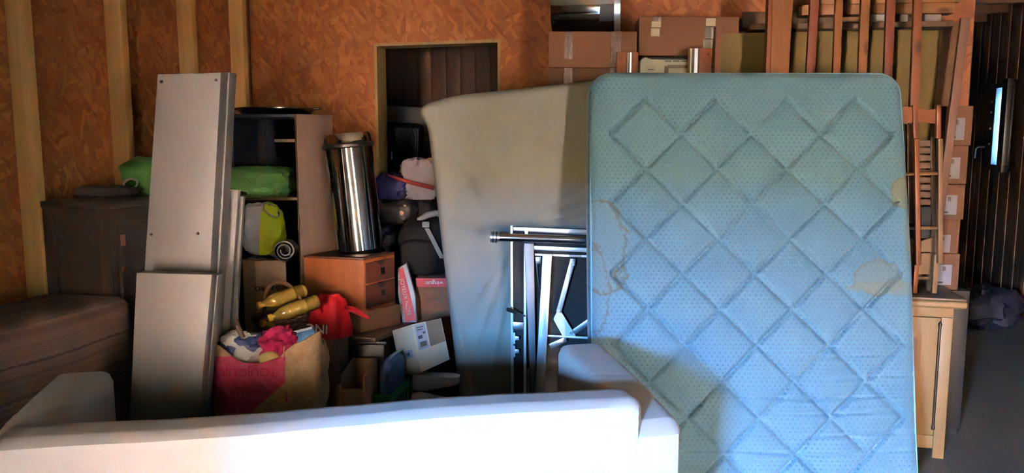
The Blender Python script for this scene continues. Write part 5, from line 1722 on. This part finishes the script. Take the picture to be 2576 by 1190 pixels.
# --- gift bag reading JOYEUX NOEL
M_GIFT = mat('white_gift_plastic', (184, 180, 190), 0.3, var=0.04, bump=0.3, bscale=25, bdist=0.01)
gd = 4.345
g_t0, g_t1 = P(1000, 676, gd + 0.05), P(1022, 662, gd + 0.05)
g_b0, g_b1 = P(1012, 798, gd), P(1048, 800, gd)
g_b0.z = g_b1.z = ztb + 0.001
gq = [g_t0, g_t1, g_b1, g_b0]
mb = MB(); mid0, mid1 = g_t0.lerp(g_b0, 0.45) + Vector((-0.012, 0, 0)), g_t1.lerp(g_b1, 0.55) + Vector((0.018, 0, 0))
poly = [g_t0, g_t1, mid1, g_b1, g_b0, mid0]
mb.prism(poly, Vector((0, 0.045, 0)))
gbag = mb.build('gift_bag', M_GIFT, bevel=0.004)
tag(gbag, 'red and white gift bag reading JOYEUX NOEL beside the drawer chest', 'gift bag')
r0, r1, r2, r3 = g_t0 + Vector((0.0, -0.0015, -0.01)), g_t0.lerp(g_t1, 0.60) + Vector((0, -0.0015, -0.01)), g_b1 + Vector((-0.004, -0.0015, 0.015)), g_b0.lerp(g_b1, 0.22) + Vector((0, -0.0015, 0.004))
m1 = r1.lerp(r2, 0.5) + Vector((0.004, 0, 0)); m0 = r0.lerp(r3, 0.5) + Vector((-0.006, 0, 0))
mb = MB(); mb.prism([r0, r1, m1, r2, r3, m0], Vector((0, 0.0012, 0))); mb.build('red_stripe', M_RED, gbag)
ctr = (r0 + r1 + r2 + r3) / 4 + Vector((0, -0.002, -0.015))
dirx = ((r2 + r3) / 2 - (r0 + r1) / 2)
text('lettering', 'JOYEUX NOEL', ctr, dirx, dirx.cross(Vector((0, -1, 0))) * -1, 0.034, M_WHITEINK, gbag)

# --- bags heaped behind, on a dark trunk
M_TRUNK = mat('dark_trunk', (30, 26, 28), 0.6)
tk = thing('trunk', 'dark trunk under the heaped bags by the doorway', 'trunk')
tx0, tx1 = P(952, 640, 4.80).x, P(1120, 640, 4.80).x
tz = 0.93
wbox('body', tx0, tx1, 4.82, 5.08, 0, tz - 0.2, M_TRUNK, tk, 0.005); wbox('lid', tx0, tx1, 4.82, 5.08, tz - 0.197, tz, M_TRUNK, tk, 0.005)
wbox('clasp', (tx0 + tx1) / 2 - 0.02, (tx0 + tx1) / 2 + 0.02, 4.812, 4.82, tz - 0.23, tz - 0.17, M_BRASS, tk, 0.002)
M_BLUEBAG = fabric('royal_blue_nylon', (22, 28, 70), rough=0.6, crease=0.5, cscale=9, sheen=0)
M_NAVYBAG = fabric('navy_nylon', (14, 20, 38), rough=0.5, crease=0.5, cscale=9, sheen=0)
M_BLACKBAG = fabric('black_nylon', (9, 9, 12), rough=0.6, crease=0.4, cscale=9, sheen=0)
M_CLOTHES = fabric('dusty_white_cotton', (158, 142, 144), crease=0.6, cscale=7)
def floral():
    m, nt, b = newmat('black_floral_print')
    v = coords(nt, (1, 1, 1), False)
    vo = nt.nodes.new('ShaderNodeTexVoronoi'); vo.inputs['Scale'].default_value = 17; nt.links.new(v, vo.inputs['Vector'])
    n = noise_node(nt, v, 20, 3)
    ma = nt.nodes.new('ShaderNodeMath'); ma.operation = 'MULTIPLY_ADD'; ma.inputs[1].default_value = 0.4
    nt.links.new(n.outputs['Fac'], ma.inputs[0]); nt.links.new(vo.outputs['Distance'], ma.inputs[2])
    r = ramp(nt, ma.outputs[0], [(0.40, lin((170, 122, 98))), (0.44, lin((70, 44, 40))), (0.48, lin((14, 13, 18)))])
    nt.links.new(r.outputs[0], b.inputs['Base Color']); b.inputs['Roughness'].default_value = 0.7
    return m
def heap(name, px, py_base, D, rad, m, seed, label, z=None, cat='bag', **k):
    p = P(px, py_base, D)
    if z is not None: p.z = z
    o = blob(name, p, rad, m, None, seed, **k)
    return tag(o, label, cat)
z0 = tz + 0.001
heap('duffel_bag', 988, 640, 4.93, (0.095, 0.10, 0.105), M_NAVYBAG, 21, 'dark navy bag squeezed between the flue pipe and the backpack', z0, folds=0.15)
heap('cloth_bag', 1000, 560, 4.93, (0.13, 0.10, 0.085), floral(), 22, 'black cloth bag with a pinkish floral print above the backpack', z0 + 0.196, folds=0.12)
heap('nylon_bag', 985, 512, 4.95, (0.115, 0.10, 0.088), M_BLUEBAG, 23, 'royal blue nylon bag beside the flue pipe under the red strap', z0 + 0.354, folds=0.18)
heap('nylon_bag', 1070, 560, 4.99, (0.095, 0.08, 0.19), M_BLACKBAG, 24, 'black bag beneath the white clothes at the edge of the sheeted mattress', z0, folds=0.12)
heap('clothes_pile', 1060, 478, 4.98, (0.14, 0.09, 0.14), M_CLOTHES, 25, 'heap of dusty white clothes beside the sheeted mattress', z0 + 0.352, 'clothes', amp=0.22, folds=0.2)
mb = MB(); mb.tube([P(975, 440, 4.86), P(1000, 449, 4.85), P(1040, 461, 4.84), P(1092, 474, 4.86)], [0.006, 0.011, 0.013, 0.013], 8)
tag(mb.build('luggage_strap', mat('dark_red_strap', (126, 22, 24), 0.6), smooth=True), 'dark red strap lying across the white clothes and blue bag', 'strap')

# --- inside the store room behind the doorway: table with suitcase, covered mattress, curtain
tbl = thing('store_table', 'dark table in the store room carrying the suitcase', 'table')
ttx0, ttx1 = P(930, 430, 5.8).x, P(1110, 430, 5.8).x
wbox('table_top', ttx0, ttx1, 5.68, 6.15, 0.98, 1.02, M_BROWNB, tbl)
for x in (ttx0 + 0.03, ttx1 - 0.07):
    for y in (5.70, 6.09): wbox('leg', x, x + 0.04, y, y + 0.04, 0, 0.98, M_BROWNB, tbl)
M_SUIT = mat('navy_suitcase_shell', (10, 15, 32), 0.7, var=0.08, spec=0.2)
su = thing('suitcase', 'dark navy suitcase standing in the doorway store room', 'suitcase')
s0 = P(1010, 305, 5.75)
SUM = Matrix.Translation((s0.x - 0.035, 5.80, 1.021)) @ Matrix.Rotation(R(3), 4, 'Y')
softbox('shell', 0.30, 0.20, s0.z - 1.03, M_SUIT, SUM, su, R2=0.05, r=0.04, nx=14, ny=6, nz=20)
for x in (0.085, 0.115):
    mb = MB(); mb.tube([SUM @ Vector((x, -0.104, 0.04)), SUM @ Vector((x, -0.104, s0.z - 1.12)), SUM @ Vector((x - 0.012, -0.101, s0.z - 1.06))], 0.005, 8); mb.build('ridge', M_SUIT, su, smooth=True)
mb = MB(); mb.tube([SUM @ Vector((-0.06, -0.104, 0.50)), SUM @ Vector((-0.06, -0.108, 0.56))], 0.006, 8); mb.build('zip_pull', M_ALU, su, smooth=True)
M_MAROON = fabric('maroon_cloth', (74, 20, 40), crease=0.4)
mb_ = blob('cloth_bundle', Vector((P(1072, 390, 5.85).x + 0.12, 5.90, 1.021)), (0.11, 0.14, 0.36), M_MAROON, None, 31, 0.08, 1.5, 3.0, folds=0.1)
tag(mb_, 'maroon cloth bundle beside the navy suitcase', 'cloth')
M_GREYSHEET = fabric('grey_white_sheet', (178, 160, 156), crease=0.4)
A, B = P(900, 250, 6.45), P(1150, 288, 6.35)
A.z = P(960, 258, 6.45).z; B.z = P(1060, 278, 6.4).z
o = Q('covered_mattress', [A, B, floorp(B), floorp(A)], 0.16, M_GREYSHEET, None, 0.03, seg=4)
tag(o, 'mattress in a grey-white cover standing behind the suitcase', 'mattress')

# ================================================================== front of the heap: jute bag, basket, bottles, red bag
M_JUTE = None
def jute():
    m, nt, b = newmat('jute_burlap')
    tc_ = nt.nodes.new('ShaderNodeTexCoord')
    sx = nt.nodes.new('ShaderNodeSeparateXYZ'); nt.links.new(tc_.outputs['Object'], sx.inputs[0])
    def mth(op, a, c=None, d=None):
        n = nt.nodes.new('ShaderNodeMath'); n.operation = op
        for i, q in enumerate((a, c, d)):
            if q is None: continue
            if isinstance(q, (int, float)): n.inputs[i].default_value = q
            else: nt.links.new(q, n.inputs[i])
        return n.outputs[0]
    X, Y, Z = sx.outputs
    wv = mth('MULTIPLY', mth('SINE', mth('MULTIPLY', X, 1400.0)), mth('SINE', mth('MULTIPLY', Z, 1400.0)))
    n = noise_node(nt, tc_.outputs['Object'], 30, 4)
    base = ramp(nt, n.outputs['Fac'], [(0.3, lin((156, 114, 78))), (0.7, lin((188, 144, 102)))]).outputs[0]
    # printed pink field over the front, its lower right corner cut off on the slant
    f1 = mth('LESS_THAN', Y, 0.02)
    f2 = mth('LESS_THAN', X, 0.105)
    f3 = mth('LESS_THAN', Z, mth('MULTIPLY_ADD', X, 0.0, 0.285))
    f4 = mth('GREATER_THAN', Z, mth('MULTIPLY_ADD', X, 0.9, 0.085))
    f5 = mth('GREATER_THAN', Z, 0.04)
    fac = mth('MULTIPLY', mth('MULTIPLY', f1, f2), mth('MULTIPLY', f3, mth('MULTIPLY', f4, f5)))
    left = mth('GREATER_THAN', Z, mth('MULTIPLY_ADD', X, -0.5, 0.10))
    mc = nt.nodes.new('ShaderNodeMix'); mc.data_type = 'RGBA'
    nt.links.new(mth('MULTIPLY', fac, 0.92), mc.inputs[0]); nt.links.new(base, mc.inputs[6])
    pk_ = ramp(nt, n.outputs['Fac'], [(0.3, lin((176, 42, 76))), (0.7, lin((206, 58, 96)))]).outputs[0]
    nt.links.new(pk_, mc.inputs[7])
    nt.links.new(mc.outputs[2], b.inputs['Base Color'])
    b.inputs['Roughness'].default_value = 0.95
    add_bump(nt, b, n.outputs['Fac'], 0.4, 0.01)
    return m
M_JUTE = jute()
jb = thing('jute_bag', 'burlap shopping bag with a pink print behind the sofa', 'bag')
DJ = 3.14
jx0, jx1 = P(518, 980, DJ).x, P(796, 980, DJ).x
jc = Vector(((jx0 + jx1) / 2, DJ + 0.13, 0.0))
jz0 = 0.47
JW, JD = (jx1 - jx0) / 2, 0.125
def rim_z(u):   # rim height round the bag by angle; front dips in the middle
    return u
mbj = MB(); NJ, NL = 72, 18
zt_c = lambda px, py: P(px, py, DJ).z
for i in range(NL + 1):
    t = i / NL
    for j in range(NJ):
        a = 2 * math.pi * j / NJ
        ca, sa = math.cos(a), math.sin(a)
        x = math.copysign(abs(ca) ** 0.45, ca); y = math.copysign(abs(sa) ** 0.45, sa)
        # top rim: corners stand up, the front sags
        if y < 0:
            top = 0.33 - 0.075 * math.exp(-((x + 0.10) / 0.55) ** 4) + 0.045 * max(0, x) ** 3 + 0.02 * max(0, -x) ** 3
        else:
            top = 0.30 + 0.02 * math.sin(3 * x)
        z = t * top
        bulge = 1.0 + 0.05 * math.sin(math.pi * t) - 0.06 * (1 - t) ** 3
        dx = 0.012 * noise.noise(Vector((x * 2, y * 2, t * 3)))
        p = Vector((x * JW * bulge + dx, y * JD * bulge + 0.02 * noise.noise(Vector((x * 3, y, t * 4 + 3))), z))
        # folds on the right-hand part
        if x > 0.3 and y < 0: p.y -= 0.012 * math.exp(-((z - 0.22 - (x - 0.3) * 0.12) / 0.02) ** 2)
        if y < 0: p.y += 0.012 * math.exp(-((x - 0.42) / 0.04) ** 2)
        mbj.v.append(p)
for i in range(NL):
    for j in range(NJ):
        a, b = i * NJ + j, i * NJ + (j + 1) % NJ
        mbj.f.append((a, b, b + NJ, a + NJ))
mbj.f.append(tuple(reversed(range(NJ))))
# inner side
k = len(mbj.v)
for i in (NL, NL - 5):
    for j in range(NJ):
        p = mbj.v[i * NJ + j].copy(); p.x *= 0.975; p.y *= 0.94
        mbj.v.append(p)
for j in range(NJ):
    j2 = (j + 1) % NJ
    mbj.f.append((NL * NJ + j, NL * NJ + j2, k + j2, k + j))
    mbj.f.append((k + j, k + j2, k + NJ + j2, k + NJ + j))
mbj.f.append(tuple(k + NJ + j for j in range(NJ)))
JM = Matrix.Translation((jc.x, jc.y, jz0))
body_j = mbj.build('body', M_JUTE, jb, smooth=True, M=JM, local=True)
M_PINKINK = mat('dark_pink_print', (166, 34, 66), 0.9)
for s_, x_, z_, h_ in (('TOUJOURS', -0.055, 0.225, 0.052), ('POUR LA', -0.10, 0.145, 0.052)):
    t_ = text('lettering', s_, JM @ Vector((x_, -JD * 1.06 - 0.014, z_)), Vector((-1, 0, 0)), Vector((0, 0, -1)), h_, M_PINKINK, jb)
# brown leather-like handles
mb = MB(); hpts = [JM @ Vector(v) for v in ((-0.17, 0.09, 0.33), (-0.16, 0.05, 0.40), (-0.13, -0.01, 0.385), (-0.10, -0.03, 0.34), (-0.08, -0.02, 0.29))]
mb.tube(hpts, 0.012, 8); mb.build('handle', M_DARKLEG, jb, smooth=True)
mb = MB(); vs = JM @ Vector((0.42 * JW, -JD - 0.002, 0)); mb.tube([JM @ Vector((0.43 * JW + 0.004 * math.sin(z * 20), -JD * 1.03 + 0.006, z)) for z in [0.03 * i for i in range(12)]], 0.0035, 6)
mb.build('side_seam', M_JUTE, jb, smooth=True)
# what is in the bag
M_PINKC = fabric('pink_cloth', (158, 30, 72), crease=0.5, cscale=8)
def inbag(name, x, y, z, rad, m, seed, label, cat, **k):
    return tag(blob(name, JM @ Vector((x, y, z)), rad, m, None, seed, **k), label, cat, None)
def blotch():
    m, nt, b = newmat('blue_and_white_cloth')
    v = coords(nt, (1, 1, 1), False)
    n = noise_node(nt, v, 16, 1, 0.4)
    r = ramp(nt, n.outputs['Fac'], [(0.44, lin((22, 38, 84))), (0.47, lin((20, 34, 76))), (0.49, lin((206, 196, 182)))])
    nt.links.new(r.outputs[0], b.inputs['Base Color']); b.inputs['Roughness'].default_value = 0.6
    return m
inbag('printed_cloth', -0.125, 0.0, 0.225, (0.10, 0.07, 0.07), blotch(), 41, 'navy and white printed cloth in the jute bag', 'cloth', folds=0.2, amp=0.2)
inbag('pink_cloth', 0.035, 0.02, 0.225, (0.085, 0.07, 0.075), M_PINKC, 42, 'bright pink cloth bulging out of the jute bag', 'cloth', folds=0.25, amp=0.25)
M_YEL = mat('pale_yellow_ball', (225, 189, 110), 0.6)
inbag('ball', 0.018, -0.062, 0.225, (0.046, 0.03, 0.034), M_YEL, 43, 'pale yellow ball at the front rim of the jute bag', 'ball', amp=0.02, p=2.0)
M_FOIL = tape_mat('blue_foil_wrap', (70, 118, 168), 0.25)
pkt = thing('foil_packet', 'blue and silver foil packet in the right of the jute bag', 'packet')
pm = JM @ Matrix.Translation((0.145, 0.0, 0.225)) @ Matrix.Rotation(R(-14), 4, 'Y') @ Matrix.Rotation(R(-20), 4, 'X')
softbox('wrapper', 0.15, 0.05, 0.135, M_FOIL, pm, pkt, R2=0.012, r=0.012, nx=12, ny=4, nz=8)
mb = MB(); mb.box((-0.07, -0.018, 0.13), (0.07, 0.018, 0.141), pm); mb.build('silver_seal', tape_mat('silver_foil', (176, 186, 200), 0.2), pkt)

# hidden carton that carries the jute bag, and the one that carries basket and red bag
q = [Vector((jx0 + 0.03, DJ + 0.02, jz0 - 0.001)), Vector((jx1 - 0.02, DJ + 0.02, jz0 - 0.001)), Vector((jx1 - 0.02, DJ + 0.02, 0)), Vector((jx0 + 0.03, DJ + 0.02, 0))]
tag(Q('carton', q, 0.23, M_CARD, None, 0.004), 'brown carton on the floor under the jute bag', 'box')
bx0_, bx1_ = P(640, 850, 3.72).x, P(850, 850, 3.72).x
zc2 = 0.645
q = [Vector((bx0_, 3.66, zc2)), Vector((bx1_, 3.66, zc2)), Vector((bx1_, 3.66, 0)), Vector((bx0_, 3.66, 0))]
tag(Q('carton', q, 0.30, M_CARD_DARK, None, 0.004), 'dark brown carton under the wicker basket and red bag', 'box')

# wicker basket
M_WICK = mat('brown_wicker', (85, 53, 39), 0.6, var=0.3, scale=40)
bs = thing('wicker_basket', 'brown wicker basket with an arched handle holding oil bottles', 'basket')
bcen = Vector((P(709, 840, 3.80).x, 3.81, zc2 + 0.002))
BM = Matrix.Translation(bcen + Vector((0, 0, 0.0))) @ Matrix.Diagonal((1.0, 0.86, 1, 1))
rows = 15
mb = MB()
NS = 26
def brad(t): return 0.092 + 0.048 * t ** 0.8
def bh(t, a): return 0.006 + 0.135 * t + 0.022 * t * math.cos(a)      # right side stands higher
for i in range(rows):
    t = (i + 0.3) / rows
    pts = []
    for j in range(NS * 3 + 1):
        a = 2 * math.pi * j / (NS * 3)
        w = 0.004 * math.cos(NS * a / 1.0 + (i % 2) * math.pi)
        pts.append(BM @ Vector(((brad(t) + w) * math.cos(a), (brad(t) + w) * math.sin(a), bh(t, a))))
    mb.tube(pts, 0.0052, 5, cap=False)
mb.build('woven_wall', M_WICK, bs, smooth=True)
for j in range(NS):
    a = 2 * math.pi * (j + 0.5) / NS
    m2 = MB(); m2.tube([BM @ Vector((brad(t) * math.cos(a), brad(t) * math.sin(a), bh(t, a))) for t in (0.0, 0.25, 0.5, 0.75, 1.0)], 0.0042, 5)
    m2.build('stake', M_WICK, bs, smooth=True)
mb = MB(); mb.tube([BM @ Vector(((brad(1) + 0.004) * math.cos(a), (brad(1) + 0.004) * math.sin(a), bh(1, a) + 0.004)) for a in [2 * math.pi * j / 40 for j in range(41)]], 0.010, 8, cap=False)
mb.build('rim', M_WICK, bs, smooth=True)
mb = MB(); mb.lathe([(0, 0), (0.094, 0.0), (0.096, 0.008), (0, 0.008)], 30, BM); mb.build('bottom', M_WICK, bs)
mb = MB()
hp_ = []
for i in range(21):
    a = math.pi * i / 20
    hp_.append(BM @ Vector((0.015 - 0.03 * math.sin(a) + 0.115 * math.cos(a), -0.062 * math.cos(a), 0.145 + 0.16 * math.sin(a) + 0.02 * math.cos(a))))
mb.tube(hp_, 0.0105, 8); mb.build('handle', M_WICK, bs, smooth=True)

# oil bottles lying in the basket
def oil():
    m, nt, b = newmat('yellow_oil_bottle')
    v = coords(nt, (1, 1, 1))
    n = noise_node(nt, v, 22, 2)
    r = ramp(nt, n.outputs['Fac'], [(0.35, lin((140, 108, 40))), (0.65, lin((164, 130, 56)))])
    nt.links.new(r.outputs[0], b.inputs['Base Color'])
    b.inputs['Coat Weight'].default_value = 0.8
    b.inputs['Roughness'].default_value = 0.12
    b.inputs['IOR'].default_value = 1.4
    return m
M_OIL = oil()
M_GOLD = mat('gold_label_foil', (150, 122, 50), 0.25, 0.6)
M_CAP = mat('yellow_cap', (218, 168, 16), 0.45, var=0.03)
M_CAP_O = mat('orange_cap', (204, 130, 16), 0.45, var=0.03)
def bottle(cap_p, dirv, label, capm, Lb=0.25, rb=0.037):
    t = thing('oil_bottle', label, 'bottle', 'oil bottles in the wicker basket')
    z = dirv.normalized(); x = z.orthogonal().normalized(); y = z.cross(x)
    Mx = Matrix((x, y, z)).transposed().to_4x4(); Mx.translation = cap_p
    mb = MB()
    prof = [(0.013, 0.016), (0.014, 0.026), (0.018, 0.036), (0.030, 0.065), (rb, 0.095), (rb, 0.12), (rb - 0.003, 0.13), (rb, 0.14), (rb, 0.17), (rb - 0.003, 0.18), (rb, 0.19), (rb, Lb - 0.012), (rb - 0.008, Lb), (0.0, Lb - 0.004)]
    mb.lathe(prof, 24, Mx); mb.build('bottle_body', M_OIL, t, smooth=True)
    mb = MB(); mb.lathe([(rb + 0.0008, 0.185), (rb + 0.0008, Lb - 0.02)], 24, Mx); mb.build('gold_label', M_GOLD, t, smooth=True)
    mb = MB(); mb.lathe([(0.0, 0.0), (0.0165, 0.0), (0.018, 0.003), (0.018, 0.020), (0.0, 0.020)], 20, Mx); mb.build('cap', capm, t, smooth=True)
    return t
bottle(P(648, 770, 3.66), Vector((0.20, 0.165, 0.05)), 'oil bottle with an orange-yellow cap at the back left of the basket', M_CAP_O)
bottle(P(675, 801, 3.62), Vector((0.24, 0.13, 0.07)), 'oil bottle with a bright yellow cap lying across the basket front', M_CAP)
bottle(P(656, 813, 3.665), Vector((0.16, 0.19, -0.035)), 'oil bottle with an orange cap lowest in the basket', M_CAP_O, Lb=0.2)

# red carrier bag printed INC, upside down
M_REDBAG = fabric('red_nonwoven', (170, 18, 30), rough=0.6, crease=0.35, cscale=6)
rb_ = thing('carrier_bag', 'red carrier bag with white lettering beside the wicker basket', 'bag')
DR = 3.90
cx = P(824, 850, DR).x
mb = MB()
NR, LR = 56, 16
ztop_ = P(824, 742, DR).z
for i in range(LR + 1):
    t = i / LR
    z = zc2 + 0.002 + (ztop_ - zc2) * t
    wx = (0.118 - 0.055 * t ** 1.6) * (1 if t < 0.93 else 0.75); wy = (0.085 - 0.045 * t) * (1 if t < 0.93 else 0.7)
    for j in range(NR):
        a = 2 * math.pi * j / NR
        f = 1 + (0.03 + 0.10 * t) * math.sin(5 * a + 1.2 + t) + 0.05 * noise.noise(Vector((math.cos(a) * 2, math.sin(a) * 2, t * 3)))
        mb.v.append(Vector((cx + 0.012 * t + wx * f * math.copysign(abs(math.cos(a)) ** 0.8, math.cos(a)), DR + 0.03 + wy * f * math.sin(a), z)))
for i in range(LR):
    for j in range(NR):
        a, b = i * NR + j, i * NR + (j + 1) % NR
        mb.f.append((a, b, b + NR, a + NR))
mb.f.append(tuple(range(NR))); mb.f.append(tuple(LR * NR + j for j in range(NR)))
mb.build('body', M_REDBAG, rb_, smooth=True)
t_ = P(797, 826, DR - 0.085); text('lettering', 'INC', t_, Vector((-1, 0, 0.06)), Vector((0.25, 0, -1)), 0.066, M_WHITEINK, rb_, bold=True)
mb = MB(); mb.tube([P(868, 775, DR - 0.05), P(885, 778, DR - 0.06), P(905, 787, DR - 0.06), P(927, 801, DR - 0.05)], [0.012, 0.016, 0.015, 0.008], 8); mb.build('strap', M_REDBAG, rb_, smooth=True)
M_KRAFT = fabric('brown_paper', (90, 62, 48), crease=0.6, cscale=8)
tag(blob('paper_bag', Vector((P(815, 870, 3.56).x, 3.56, 0.50)), (0.075, 0.055, 0.11), M_KRAFT, None, 51, 0.15, 1.6, 3.0, folds=0.15), 'brown paper bag between the jute bag and the red bag', 'bag')
q = [Vector((P(790, 900, 3.56).x, 3.505, 0.499)), Vector((P(822, 900, 3.56).x, 3.505, 0.499)), Vector((P(822, 900, 3.56).x, 3.505, 0)), Vector((P(790, 900, 3.56).x, 3.505, 0))]
tag(Q('carton', q, 0.11, M_CARD_DARK, None, 0.003), 'narrow carton on the floor under the brown paper bag', 'box')

finalize()
